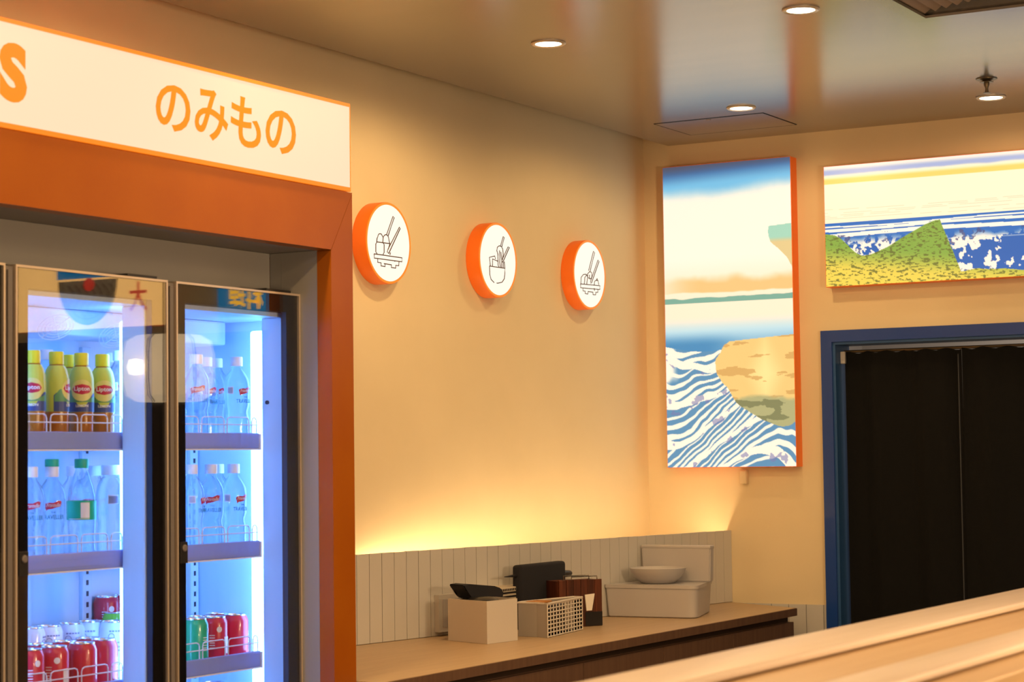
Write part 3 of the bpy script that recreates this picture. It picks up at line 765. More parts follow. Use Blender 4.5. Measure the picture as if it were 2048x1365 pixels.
I3 = [[(1814, 640), (1850, 495), (1859, 505), (1824, 650)], [(1832, 735), (1828, 720), (1884, 560), (1892, 570), (1836, 730)], [(1756, 735), (1758, 690), (1775, 668), (1795, 666), (1804, 678)],
      [(1782, 738), (1786, 690), (1800, 670), (1806, 690), (1800, 740)], [(1806, 690), (1806, 664), (1820, 648), (1836, 652), (1838, 690), (1826, 702), (1812, 692)], [(1820, 670), (1820, 700)],
      [(1856, 745), (1858, 720), (1868, 712), (1884, 714), (1890, 745)], [(1872, 710), (1877, 698), (1881, 712)], [(1754, 738), (1898, 752), (1898, 780), (1754, 766), (1754, 738)], [(1856, 770), (1858, 790)],
      [(1772, 768), (1772, 790), (1788, 792), (1788, 810), (1808, 814), (1810, 795)], [(1810, 795), (1846, 800), (1846, 818), (1866, 820), (1868, 800), (1882, 802), (1884, 780)]]
for (cpx, cpy), ic, lab in (((777, 486.5), I1, 'round orange-rimmed sign with sushi pieces icon, next to the fridge portal'), ((996, 520.5), I2, 'round orange-rimmed sign with noodle bowl icon, middle of the three'), ((1179, 550), I3, 'round orange-rimmed sign with rice balls icon, nearest the corner')):
    D = .050; c = at(cpx, cpy, 0, D); R = .1245
    t = thing('round_sign', lab, 'sign', (0, c.y, c.z), 'round food signs')
    obj('rim', lathe(B(), [(R-.004, .001), (R, .001), (R, D-.0015), (R-.0012, D), (R-.007, D), (R-.007, D-.006), (R-.004, D-.006), (R-.004, .001)], 72, (0, c.y, c.z), 'x'), m_orange_sign, t, smooth=True)
    obj('edge_ring', lathe(B(), [(R-.0078, D-.004), (R-.0012, D-.0002), (R-.0012, D+.0012), (R-.0078, D+.0012), (R-.0078, D-.004)], 72, (0, c.y, c.z), 'x'), m_rim, t)
    obj('face', lathe(B(), [(0, .02), (R-.0079, .02), (R-.0079, D), (0, D)], 72, (0, c.y, c.z), 'x'), m_disc, t)
    obj('icon', icon(ic, 690, 370, K, D+.0006), m_line, t, kind='stuff')

# ------------------------------------------------------------------ lit pictures on the back wall (plain generic seascapes)
def vnoise(u, v, f, seed):
    rs = np.random.RandomState(seed); G = rs.rand(64, 64)
    x, y = u*f, v*f; xi, yi = np.floor(x).astype(int), np.floor(y).astype(int); fx, fy = x-xi, y-yi
    fx, fy = fx*fx*(3-2*fx), fy*fy*(3-2*fy)
    q = lambda a, b: G[a % 64, b % 64]
    return (q(xi, yi)*(1-fx)+q(xi+1, yi)*fx)*(1-fy)+(q(xi, yi+1)*(1-fx)+q(xi+1, yi+1)*fx)*fy
def fbm(u, v, f, seed, n=4): return sum(vnoise(u, v, f*2**k, seed+k)/2**(k+1) for k in range(n))/(1-.5**n)
def sm(a, b, x): t = np.clip((x-a)/(b-a), 0, 1); return t*t*(3-2*t)
def mixc(c, d, w): return c*(1-w[..., None]) + np.array(d, float)*w[..., None]
CREAM = (255, 244, 222)
def art_tall(u, v):
    """sky fading to cream, a strip of hills, blue water with striped swell and an ochre shore"""
    a = u*.46; c = np.ones(u.shape+(3,))*np.array(CREAM, float)
    n = fbm(a, v, 9, 3)
    c = mixc(c, (255, 226, 186), sm(.30, .40, v)*.5)
    c = mixc(c, (120, 190, 226), 1-sm(.07, .13, v+.03*(n-.5)+.02*u))
    c = mixc(c, (70, 110, 160), 1-sm(.02, .075, v+.015*u))
    c = mixc(c, (84, 84, 102), 1-sm(.0, .04, v+.012*u))
    c = mixc(c, (242, 196, 128), sm(.365, .40, v+.05*(n-.5))*(1-sm(.425, .43, v+.02*(n-.5)))*sm(.05, .5, u+.2))
    hill = .447-.012*fbm(a, v*0, 14, 8)
    c = mixc(c, (124, 172, 152), sm(0, .002, v-hill)*(1-sm(.458, .4585, v+.0*u)))
    c = mixc(c, (190, 222, 230), sm(.50, .56, v))
    c = mixc(c, (74, 140, 186), sm(.545, .60, v)*(1-.5*sm(.3, .7, u)))
    # swell: bands of stripes bent by noise
    sea = v > .60+.02*np.sin(u*5)
    wv = v*1.15 + .10*np.sin(a*9+v*5) + .10*(fbm(a, v, 5, 21)-.5)
    band = (wv*7.5) % 1
    st = np.sin((a*70 + band*26 + 9*fbm(a, v, 7, 31)))
    blue = sm(-.1, .15, st - 1.6*(band-.75))*(band > .2)
    foam = fbm(a, v, 40, 55, 3)
    cc = np.ones(c.shape)*np.array((252, 242, 220), float)
    cc = mixc(cc, (92, 144, 180), blue*sm(.22, .36, fbm(a, v, 6, 77)))
    cc = mixc(cc, (120, 120, 170), ((foam > .64) & (band < .3)).astype(float)*.6)
    c = np.where(sea[..., None], cc, c)
    # ochre shore to the right
    edge = .50 + .10*np.sin(v*16+.5) + .10*(fbm(a, v, 10, 91)-.5) + np.clip(.60-v, 0, 1)*4 + np.clip(v-.79, 0, 1)*2.0
    shore = (u > edge) & (v > .575+.03*(1-u)) & (v < .84+.03*np.sin(u*9)+.03*(n-.5))
    oc = np.ones(c.shape)*np.array((240, 200, 124), float)
    oc = mixc(oc, (255, 226, 150), sm(.2, .0, np.abs(u-.78)+np.abs(v-.70)))
    oc = mixc(oc, (206, 156, 88), (fbm(a*.6, v*3, 14, 12) > .60).astype(float)*.7)
    gr = sm(.765, .785, v+.05*(n-.5))
    oc = mixc(oc, (176, 172, 122), gr)
    oc = mixc(oc, (120, 122, 84), ((fbm(a*.8, v*2, 22, 15) > .57) & (gr > .5)).astype(float)*.8)
    c = np.where(shore[..., None], oc, c)
    # headland, upper right
    hl = (u > .86+.10*np.sin(v*22)*.4+.08*(fbm(a, v, 12, 41)-.5)+np.clip(v-.27, 0, 1)*1.2) & (v > .215+.03*(1-u)) & (v < .36)
    hc = np.ones(c.shape)*np.array((166, 212, 186), float); hc = mixc(hc, (226, 200, 140), sm(.255, .275, v))
    c = np.where(hl[..., None], hc, c)
    return c
def art_wide(u, v):
    """cream sky with a yellow band, blue water, a rounded green hill and foam; u in heights"""
    c = np.ones(u.shape+(3,))*np.array((255, 244, 206), float)
    n = fbm(u, v, 5, 5)
    c = mixc(c, (246, 236, 220), 1-sm(.02, .05, v))
    c = mixc(c, (172, 182, 218), sm(.0, .035, v-.012)*(1-sm(.062, .085, v+.02*(n-.5))))
    c = mixc(c, (250, 214, 112), sm(.085, .12, v)*(1-sm(.145, .152, v)))
    for k in range(5): c = mixc(c, (196, 192, 160), ((np.abs(v-(.36+.022*k+.01*np.sin(u*2+k))) < .0016)).astype(float)*.7)
    sea = v > .475
    b = np.ones(c.shape)*np.array((38, 108, 186), float)
    for k, (y0, w) in enumerate(((.505, .006), (.53, .011), (.575, .016), (.665, .004))):
        b = mixc(b, (250, 244, 226), (np.abs(v-y0-.008*np.sin(u*3+k)) < w).astype(float))
    f1 = fbm(u, v, 7, 17, 3); f2 = fbm(u, v, 34, 18, 3)
    front = sm(.60, .68, v+.10*(f1-.5))
    swell = np.sin(v*26+u*5+7*f1)
    foam = front*((f1*.8+f2*.5+.12*swell) > .66)
    b = mixc(b, (36, 92, 170), front*.6)
    b = mixc(b, (250, 240, 222), foam.astype(float))
    b = mixc(b, (70, 74, 120), (foam > 0)*(f2 < .40)*.75)
    c = np.where(sea[..., None], b, c)
    # rounded green hill rising from the left
    top = np.where(u < .98, .76-.25*sm(.30, 1.0, u)-.20*sm(.34, .05, u), .51+(u-.98)*2.6)
    top = np.minimum(top, .945-.02*np.sin(u*6)) + .035*(f1-.5)
    hill = v > top
    h = np.ones(c.shape)*np.array((134, 168, 72), float)
    h = mixc(h, (240, 210, 86), sm(.70, .93, v+.12*(.5-u)))
    h = mixc(h, (98, 100, 50), (fbm(u*1.3, v*3.2, 30, 66, 3) > .60).astype(float)*.75)
    c = np.where(hill[..., None], h, c)
    return c
def sheet(x0, x1, z0, z1, y, fn, nx, nz, aspect=1.0):
    U, V = np.meshgrid(np.linspace(0, 1, nx), np.linspace(0, 1, nz), indexing='ij')
    colr = np.clip(fn(U*aspect, V), 0, 255)/255
    colr = np.where(colr <= .04045, colr/12.92, ((colr+.055)/1.055)**2.4)
    co = np.stack([x0+(x1-x0)*U, np.full_like(U, y), z1-(z1-z0)*V], -1).reshape(-1, 3)
    i = np.arange(nx*nz).reshape(nx, nz)
    q = np.stack([i[:-1, :-1], i[:-1, 1:], i[1:, 1:], i[1:, :-1]], -1).reshape(-1, 4)
    me = bpy.data.meshes.new('print_sheet'); me.from_pydata(co.tolist(), [], q.tolist())
    a = me.color_attributes.new('print', 'FLOAT_COLOR', 'POINT')
    a.data.foreach_set('color', np.concatenate([colr.reshape(-1, 3), np.ones((nx*nz, 1))], 1).astype(np.float32).ravel())
    return me
PD = .058
def lightbox(name, lab, x0, x1, z0, z1, fn, nx, nz, asp):
    t = thing(name, lab, 'picture', ((x0+x1)/2, 0, z0), 'backlit pictures on the back wall')
    obj('box', bx(B(), x0, x1, -PD+.001, -.0005, z0, z1, .001), m_orange_sign, t)
    obj('print_sheet', sheet(x0+.002, x1-.002, z0+.002, z1-.002, -PD, fn, nx, nz, asp), m_sheet1, t)
    return t
p1a, p1b = at(1324.5, 335.4, 1, -PD), at(1593.5, 934.2, 1, -PD)
lightbox('tall_picture', 'tall backlit seascape picture with orange sides beside the corner', at(1329.5, 640, 1, -PD).x, at(1587.5, 640, 1, -PD).x, p1b.z, p1a.z, art_tall, 260, 560, 1)
p2a, p2b = at(1646.4, 333.6, 1, -PD), at(1650.8, 575.3, 1, -PD)
px1 = 1.74
lightbox('wide_picture', 'wide backlit picture of a green hill by blue sea above the door', p2a.x, px1, p2b.z, p2a.z, art_wide, 520, 240, (px1-p2a.x)/(p2a.z-p2b.z))
a_, b_ = at(1479, 941, 1, -.02), at(1494, 969, 1, -.02)
jb = thing('junction_box', 'small white box on the wall just under the tall picture', 'junction box', ((a_.x+b_.x)/2, 0, b_.z))
obj('housing', bx(B(), a_.x, b_.x, -.024, -.0005, b_.z, a_.z, .002), m_wall, jb)
obj('cover_plate', bx(B(), a_.x+.003, b_.x-.003, -.026, -.0242, b_.z+.003, a_.z-.003, .0008), m_wall, jb)

# ------------------------------------------------------------------ ceiling fittings
def downlight(x, y, lab, power=1.0):
    t = thing('downlight', lab, 'downlight', (x, y, ZC), 'ceiling downlights')
    obj('trim_ring', lathe(B(), [(.037, -.0005), (.050, -.0005), (.050, -.003), (.046, -.006), (.038, -.004), (.037, -.0005)], 40, (x, y, ZC)), m_ring, t, smooth=True)
    obj('lens', lathe(B(), [(0, -.001), (.0365, -.001), (.0365, -.0035), (0, -.0035)], 40, (x, y, ZC)), m_lens, t)
    light('downlight_beam', 'SPOT', (0, 0, -.012), SPOT_W*power, WARM, t, spot_size=math.radians(176), spot_blend=.35, shadow_soft_size=.035)
for (x, y), lab in (((.674, -1.976), 'recessed downlight alone above the middle of the left wall'), ((1.452, -1.997), 'recessed downlight beside the ceiling air vent'), ((.692, -.651), 'recessed downlight next to the ceiling hatch near the corner'), ((1.472, -.369), 'recessed downlight just below the sprinkler head')):
    downlight(x, y, lab, {-.651: .6, -.369: .15}.get(y, 1))
for (x, y), lab in (((.69, -3.32), 'recessed downlight above the lit drinks sign'), ((1.46, -3.35), 'recessed downlight in front of the right end of the drinks sign'), ((.69, -4.7), 'recessed downlight above the left end of the drinks niche'),
                    ((1.46, -4.7), 'recessed downlight in front of the left end of the drinks niche'), ((2.9, -.5), 'recessed downlight before the blue wall sign'), ((3.7, -1.9), 'recessed downlight before the beige lightbox'),
                    ((2.9, -3.4), 'recessed downlight over the wooden partition'), ((4.6, -3.4), 'recessed downlight nearest the plain right wall'), ((2.4, -4.7), 'recessed downlight over the near end of the wooden partition')):
    downlight(x, y, lab, .35 if y > -1 else 1)
sp = at(1973, 157.5, 2, ZC)
t = thing('sprinkler', 'small bronze pendant sprinkler head hanging from the ceiling by a downlight', 'sprinkler', (sp.x, sp.y, ZC))
obj('escutcheon', lathe(B(), [(0, -.0005), (.034, -.0005), (.033, -.003), (.012, -.006), (0, -.006)], 28, (sp.x, sp.y, ZC)), m_brass, t, smooth=True)
obj('cup', lathe(B(), [(0, -.006), (.009, -.006), (.022, -.0105), (.021, -.012), (.010, -.013), (0, -.013)], 24, (sp.x, sp.y, ZC)), m_brass, t, smooth=True)
obj('stem', lathe(B(), [(0, -.012), (.0085, -.012), (.009, -.020), (.0055, -.028), (.0045, -.034), (.006, -.041), (.005, -.0445), (0, -.0445)], 16, (sp.x, sp.y, ZC)), m_brass, t, smooth=True)
obj('deflector', lathe(B(), [(0, -.0445), (.012, -.0445), (.0125, -.046), (0, -.046)], 20, (sp.x, sp.y, ZC)), m_brass, t)
# cassette vent
v = thing('ceiling_vent', 'square ceiling air vent with brown louvres and a dark opening', 'vent', ((VX0+VX1)/2, (VY0+VY1)/2, ZC))
fw = .05
bm = B()
def ringz(bm, x0, x1, y0, y1, w, z0, z1):
    o = [(x0, y0), (x1, y0), (x1, y1), (x0, y1)]; i = [(x0+w, y0+w), (x1-w, y0+w), (x1-w, y1-w), (x0+w, y1-w)]
    V = [[bm.verts.new((x, y, z)) for x, y in L] for z in (z0, z1) for L in (o, i)]
    oa, ia, ob, ib = V
    for k in range(4):
        l = (k+1) % 4
        bm.faces.new((oa[k], oa[l], ia[l], ia[k])); bm.faces.new((ob[k], ib[k], ib[l], ob[l]))
        bm.faces.new((oa[k], ob[k], ob[l], oa[l])); bm.faces.new((ia[k], ia[l], ib[l], ib[k]))
    return bm
obj('frame', ringz(B(), VX0-.024, VX1+.024, VY0-.024, VY1+.028, .045, ZC-.010, ZC-.003), m_ceil, v)
obj('shadow_gap', ringz(B(), VX0-.0285, VX1+.0285, VY0-.0285, VY1+.0325, .03, ZC-.003, ZC-.0003), m_hole, v)
bm = B(); bx(bm, VX0-.02, VX1+.02, VY0-.02, VY1+.02, ZC+.035, ZC+.25)
bmesh.ops.delete(bm, geom=[f for f in bm.faces if f.calc_center_median().z < ZC+.04], context='FACES_ONLY')
obj('duct_box', bm, m_hole, v)
for k in range(14):
    x = VX0+.018+k*.034
    bm = B(); prism(bm, [(x, VY0+.1, ZC+.002+.0015*k), (x+.030, VY0+.1, ZC+.024+.0015*k), (x+.033, VY0+.1, ZC+.024+.0015*k), (x+.003, VY0+.1, ZC+.002+.0015*k)], (0, VY1-.10-VY0-.02-.012*min(k, 6), 0))
    obj('louvre', bm, m_slat, v)
# access hatch
hx0, hx1, hy0, hy1 = .291, .712, -.507, -.20
h = thing('ceiling_hatch', 'flush square access hatch in the ceiling near the corner', 'hatch', ((hx0+hx1)/2, (hy0+hy1)/2, ZC))
obj('joint', ringz(B(), hx0, hx1, hy0, hy1, .003, ZC-.0012, ZC-.0002), m_hole, h)
obj('hatch_panel', bx(B(), hx0+.0035, hx1-.0035, hy0+.0035, hy1-.0035, ZC-.0012, ZC-.0002), m_ceil, h)
lt = at(1417, 239, 2, ZC)
obj('latch', bx(B(), lt.x-.008, lt.x+.008, lt.y-.005, lt.y+.004, ZC-.003, ZC-.0012), m_slat, h)

# ------------------------------------------------------------------ things on the counter
def cz(x, y): return at(x, y, 2, CZ)
def up_to(P, y_px, x_px):
    """height of photo row y_px on the upright through P"""
    return at(x_px, y_px, 0, P.x).z
def flat(p, z=None): return Vector((p.x, p.y, CZ if z is None else z))
# white card box, open at the top
L, Fp, R_ = cz(896.5, 1281.9), cz(974.5, 1289.6), cz(1035.5, 1281.9)
Bk = L+R_-Fp
bz = up_to(Fp, 1203.5, 974.5)
cb = thing('card_box', 'open white card box standing at the left end of the counter clutter', 'box', flat((L+R_)/2))
bm = B(); o1 = [Vector((p.x, p.y, 0)) for p in (L, Fp, R_, Bk)]; ce = sum(o1, Vector())/4; i1 = [ce+(p-ce)*.965 for p in o1]
V = [[bm.verts.new((p.x, p.y, z)) for p in P] for P, z in ((o1, CZ+.0005), (o1, bz), (i1, bz), (i1, CZ+.004))]
for k in range(4):
    l = (k+1) % 4
    for a, b in ((0, 1), (1, 2), (2, 3)): bm.faces.new((V[a][k], V[a][l], V[b][l], V[b][k]))
bm.faces.new(V[0][::-1]); bm.faces.new(V[3])
obj('body', bm, m_white, cb)
bm = B(); prism(bm, [Vector((p.x, p.y, bz-.004)) for p in (o1[3], ce+(o1[3]-ce)*.5+(o1[0]-ce)*.35, ce+(o1[0]-ce)*.93)], (0, 0, .0025)); obj('flap', bm, m_white, cb)
# dark bundle in the box and the folded black cap leaning on it
dk = obj('black_bag', lathe(B(), [(0, CZ+.005), (.045, CZ+.005), (.055, CZ+.06), (.05, bz-.004), (.035, bz+.004), (0, bz+.006)], 20, (ce.x, ce.y, 0)), m_dark2, smooth=True)
tag(dk, 'black plastic bag stuffed inside the open white card box', 'bag')
def slab_from_px(poly, X, depth, rx=1.0):
    return [at(x, y, 0, X) for x, y in poly]
cpoly = [(926, 1171), (940, 1169), (965, 1171), (990, 1173), (1003, 1177), (1008, 1184), (1007, 1196), (975, 1199), (944, 1199), (942, 1190), (931, 1180)]
capx = ce.x-.03
bm = B(); prism(bm, slab_from_px(cpoly, capx, 0), (-.07, .03, 0)); bmesh.ops.bevel(bm, geom=bm.edges[:], offset=.004, segments=2, affect='EDGES')
cp = obj('folded_cap', bm, m_dark, smooth=True); tag(cp, 'black folded cloth cap lying on top of the open white box', 'cap')
# striped carton behind the box
Y_ = ce.y+.17; sx = .155
y0, y1 = at(1000, 1190, 0, sx+.06).y, at(1066, 1190, 0, sx+.06).y
zt = at(1030, 1174, 0, sx+.06).z
sc_ = thing('striped_carton', 'cream and black striped carton behind the white card box', 'carton', (sx, (y0+y1)/2, CZ))
obj('carton_body', bx(B(), sx-.03, sx+.06, y0, y1, CZ+.0005, zt, .002), m_stripe, sc_)
for k in range(4):
    obj('stripe', bx(B(), sx+.0602, sx+.0610, y0+.004, y1-.004, zt-.020-k*.012, zt-.014-k*.012), m_dark2, sc_)
bm = B()
for k in range(9): bx(bm, sx+.0602, sx+.0610, y0+.008+k*.0105, y0+.014+k*.0105, zt-.011, zt-.004)
obj('lettering_block', bm, m_dark2, sc_, kind='stuff')
gx = sx+.05
y0, y1 = at(1067, 1190, 0, gx).y, at(1083, 1190, 0, gx).y; zt2 = at(1075, 1180, 0, gx).z
gc = thing('grey_carton', 'narrow grey carton between striped carton and black cloth stand', 'carton', (gx, (y0+y1)/2, CZ))
obj('carton_body', bx(B(), gx-.06, gx, y0, y1, CZ+.0005, zt2, .002), m_grey, gc)
obj('window', bx(B(), gx, gx+.0008, y0+.005, y1-.005, zt2-.04, zt2-.006), m_dark2, gc)
# lattice basket
q = [cz(1037, 1273.8), cz(1074, 1275.2), cz(1095.7, 1277), cz(1165, 1260.6)]
bzt = up_to(q[2], 1208.5, 1095.7)
back = [q[3]+Vector((-.030, .0, 0)), q[0]+Vector((-.004, .03, 0))]
ba = thing('lattice_basket', 'white plastic basket with a square lattice side next to the card box', 'basket', flat(sum(q, Vector())/4))
bm = B()
ring = [q[3], back[0], back[1], q[0], q[1], q[2]]
V = [[bm.verts.new((p.x, p.y, z)) for p in ring] for z in (CZ+.0005, bzt)]
for k in range(5): bm.faces.new((V[0][k], V[0][k+1], V[1][k+1], V[1][k]))
bm.faces.new(V[0][::-1]); bmesh.ops.solidify(bm, geom=bm.faces[:], thickness=.003)
obj('body', bm, m_white, ba)
dv = (q[3]-q[2]); ln = dv.length; dv.normalize(); nn = Vector((dv.y, -dv.x, 0))
bm = B(); hgt = bzt-CZ
def bar(a, b, r): tube(bm, [a, b], r, 4)
for k in range(13): p = q[2]+dv*ln*(k/12); bar(Vector((p.x, p.y, CZ+.001)), Vector((p.x, p.y, bzt-.001)), .0022)
for k in range(9): z = CZ+.003+(hgt-.006)*k/8; bar(Vector((q[2].x, q[2].y, z)), Vector((q[3].x, q[3].y, z)), .0022)
obj('lattice', bm, m_white, ba, kind='stuff')
bm = B(); tube(bm, [Vector((p.x, p.y, bzt)) for p in ring], .0035, 6, True); obj('rim', bm, m_white, ba, smooth=True)
cq = sum([Vector((p.x, p.y, 0)) for p in ring], Vector())/6
sn = obj('snack_packets', bx(B(), cq.x-.030, cq.x+.028, cq.y-.08, cq.y+.07, CZ+.006, bzt-.006, .012, 3), m_dark2, smooth=True)
sn.name = 'dark_packet'; tag(sn, 'dark packet lying in the white lattice basket', 'packet')
s2 = obj('orange_packet', bx(B(), cq.x-.03, cq.x+.025, cq.y-.085, cq.y-.01, bzt-.0055, bzt+.004, .004, 2), m_orangepack, smooth=True)
tag(s2, 'flat orange-brown packet on top of the dark packet in the basket', 'packet')
# black cloth covered stand
sx = .235
def sp_(x, y, X=sx): return at(x, y, 0, X)
a_, b_ = sp_(1042.4, 1131), sp_(1132.3, 1127)
bt = thing('cloth_stand', 'black cloth-covered stand with a pointed left arm and rounded right knob', 'stand', (sx, (a_.y+b_.y)/2, CZ))
bm = B(); bx(bm, sx-.035, sx, a_.y, b_.y, CZ+.0005, (a_.z+b_.z)/2, .010, 3)
for vv in bm.verts: vv.co.z -= .006*math.cos((vv.co.y-a_.y)/(b_.y-a_.y)*2*math.pi)*(vv.co.z > CZ+.1)*-.6
obj('cover', bm, m_dark, bt, smooth=True)
p_ = sp_(1019, 1155); e_ = sp_(1044, 1154)
bm = B(); prof = [(0, 0), (.0015, .006), (.004, (e_-p_).length*.6), (.007, (e_-p_).length+.01), (0, (e_-p_).length+.01)]
lathe(bm, prof, 12, (sx-.02, p_.y, p_.z), 'y'); obj('pointed_arm', bm, m_dark2, bt, smooth=True)
p_ = sp_(1128, 1150); e_ = sp_(1153, 1151)
l_ = (e_-p_).length; bm = B(); lathe(bm, [(0, 0), (.010, 0), (.0115, l_*.5), (.010, l_*.85), (.006, l_*.97), (0, l_)], 14, (sx-.02, p_.y, p_.z), 'y'); obj('knob', bm, m_dark2, bt, smooth=True)
# wooden caddy with a white tag
R0 = cz(1205.4, 1252); Lc = at(1119, 1200, 0, .305); Lc = Vector((Lc.x, Lc.y, CZ))
cd_ = R0-Lc; cl = cd_.length; cd_.normalize(); cn = Vector((cd_.y, -cd_.x, 0))
def ob(u0, u1, w0, w1, z0, z1, bm=None, bev=0):
    bm = bm or B()
    p = [Lc+cd_*u0+cn*w0, Lc+cd_*u1+cn*w0, Lc+cd_*u1+cn*w1, Lc+cd_*u0+cn*w1]
    prism(bm, [Vector((v.x, v.y, z0)) for v in p], (0, 0, z1-z0))
    if bev: bmesh.ops.bevel(bm, geom=bm.edges[:], offset=bev, segments=1, affect='EDGES')
    return bm
def on_face(x, y, off=0):
    d = RT*(x-1024) - UP*(y-682.5) + FW*F_PX
    return CAM + d*((Lc+cn*off-CAM).dot(cn)/d.dot(cn))
wz = on_face(1165, 1160).z
wd = .075
wc = thing('wooden_caddy', 'dark reddish wooden caddy with metal rail and a white tag', 'caddy', flat((Lc+R0)/2-cn*wd/2))
nb = 6; w = cl/nb
for k in range(nb):
    obj('plank', ob(k*w+.0006, (k+1)*w-.0006, -.010, random.uniform(-.0012, 0), CZ+.0005, wz+random.uniform(-.001, .001), bev=.0006), m_wood, wc)
obj('side_panel', ob(0, .008, -wd, -.0105, CZ+.0005, wz-.003), m_wood, wc)
obj('side_panel', ob(cl-.008, cl, -wd, -.0105, CZ+.0005, wz-.003), m_wood, wc)
obj('back_panel', ob(0, cl, -wd-.008, -wd-.0005, CZ+.0005, wz-.003), m_wood, wc)
obj('dark_print', ob(cl*.60, cl-.001, .0002, .0012, CZ+.002, on_face(1188, 1224).z), m_dark2, wc)
bm = B()
for o_ in (-.018, -wd+.008):
    tube(bm, [Lc+cd_*u+cn*o_+Vector((0, 0, wz-CZ+h_)) for u, h_ in ((cl*.35, -.006), (cl*.35, .009), (cl-.008, .009), (cl-.008, -.006))], .0022, 6)
obj('metal_rail', bm, m_chrome, wc, smooth=True, kind='stuff')
tp = [(1170, 1190.5), (1189.5, 1187.8), (1184, 1221.5), (1173.5, 1222.5)]
bm = B(); prism(bm, [on_face(x, y, .0045) for x, y in tp], cn*-.003); obj('tag', bm, m_paper, wc)
# big white tub, bowl, upright tray
TL, TF, TRr = cz(1210.5, 1234.5), cz(1396, 1239), cz(1425, 1224)
tz = up_to(TF, 1173, 1391)
TB = Vector((.300, TRr.y-.01, CZ))
def rquad(ins, rad=(.012, .045, .03, .012), n=6):
    C4 = [Vector((p.x, p.y)) for p in (TL, TF, TRr, TB)]; ce_ = sum(C4, Vector((0, 0)))/4
    C4 = [p+(ce_-p).normalized()*ins*1.41 for p in C4]; P = []
    for k in range(4):
        p, a, b = C4[k], C4[k-1], C4[(k+1) % 4]
        p0 = p+(a-p).normalized()*rad[k]; p2 = p+(b-p).normalized()*rad[k]
        for t in range(n+1):
            u = t/n; P.append(tuple(p0*(1-u)**2+p*2*u*(1-u)+p2*u*u))
    return P
ty0, ty1 = TF.y, TRr.y
tcen = (TL+TRr)/2
tb = thing('white_tub', 'large low white tub with rounded corner near the right end of the counter', 'tub', (tcen.x, tcen.y, CZ))
bm = B(); prev = None
for ins, z in ((.010, CZ+.0005), (.006, CZ+.004), (0, tz-.012)):
    rg = [bm.verts.new((x, y, z)) for x, y in rquad(ins)]
    if prev:
        for k in range(len(rg)): bm.faces.new((prev[k], prev[(k+1) % len(rg)], rg[(k+1) % len(rg)], rg[k]))
    else: bm.faces.new(rg[::-1])
    prev = rg
bm.faces.new(prev); obj('body', bm, m_white2, tb, smooth=True)
bm = B(); prism(bm, [(x, y, tz-.0115) for x, y in rquad(-.003)], (0, 0, .0115)); obj('lid', bm, m_white2, tb, smooth=True)
by_ = -.700; bcx = at(1316, 1150, 1, by_).x; bw = (at(1368, 1140, 1, by_)-at(1264, 1140, 1, by_)).length/2*.98
bh = bw*.54
bo = obj('white_bowl', lathe(B(), [(0, 0), (bw*.52, 0), (bw*.60, .002), (bw*.82, bh*.38), (bw*.96, bh*.78), (bw, bh), (bw-.003, bh+.001), (bw*.90, bh*.75), (bw*.6, .010), (0, .008)], 40, (bcx, by_, tz+.0002)), m_white2, smooth=True)
tag(bo, 'round white bowl resting on the lid of the white tub', 'bowl')
yb = -.605
u0, u1 = max(at(1282, 1110, 1, yb).x, pa+pb*yb+.012), at(1421, 1110, 1, yb).x; zb_ = at(1350, 1092, 1, yb).z
ut = thing('upright_tray', 'tall white tray standing upright on the tub lid behind the bowl', 'tray', ((u0+u1)/2, yb, tz))
pr = [(u0+.006, tz+.0003), (u1-.004, tz+.0003), (u1, zb_-.004), (u1-.006, zb_), (u0+.006, zb_), (u0, zb_-.006)]
bm = B(); prism(bm, [(x, yb, z) for x, z in pr], (0, .03, 0)); bmesh.ops.bevel(bm, geom=bm.edges[:], offset=.004, segments=2, affect='EDGES')
obj('body', bm, m_white2, ut, smooth=True)
obj('rim', bx(B(), u0+.0005, u1+.0005, yb-.002, yb+.033, zb_-.010, zb_+.001, .003), m_white2, ut, smooth=True)
# socket box on the tiles, half hidden by the card box
def on_panel(x, y, off):
    d = RT*(x-1024) - UP*(y-682.5) + FW*F_PX; n_ = pn
    return CAM + d*(((P0+pn*off-CAM).dot(n_))/d.dot(n_))
a_, b_ = on_panel(878, 1191, .02), on_panel(912, 1262, .02)
so = thing('socket_box', 'grey socket box on the tiles half hidden behind the card box', 'socket box', (a_.x, a_.y, b_.z))
bm = B(); s_ = Vector((a_.x, a_.y, 0)); e_ = Vector((b_.x, b_.y, 0))
prism(bm, [Vector((s_.x, s_.y, b_.z)), Vector((e_.x, e_.y, b_.z)), Vector((e_.x, e_.y, a_.z)), Vector((s_.x, s_.y, a_.z))], -pn*.0185)
obj('housing', bm, m_tile, so)
bm = B(); i0, i1_ = s_+(e_-s_)*.2, s_+(e_-s_)*.8
prism(bm, [Vector((i0.x, i0.y, b_.z+.015)), Vector((i1_.x, i1_.y, b_.z+.015)), Vector((i1_.x, i1_.y, a_.z-.015)), Vector((i0.x, i0.y, a_.z-.015))], pn*.003)
obj('cover_plate', bm, m_white2, so)

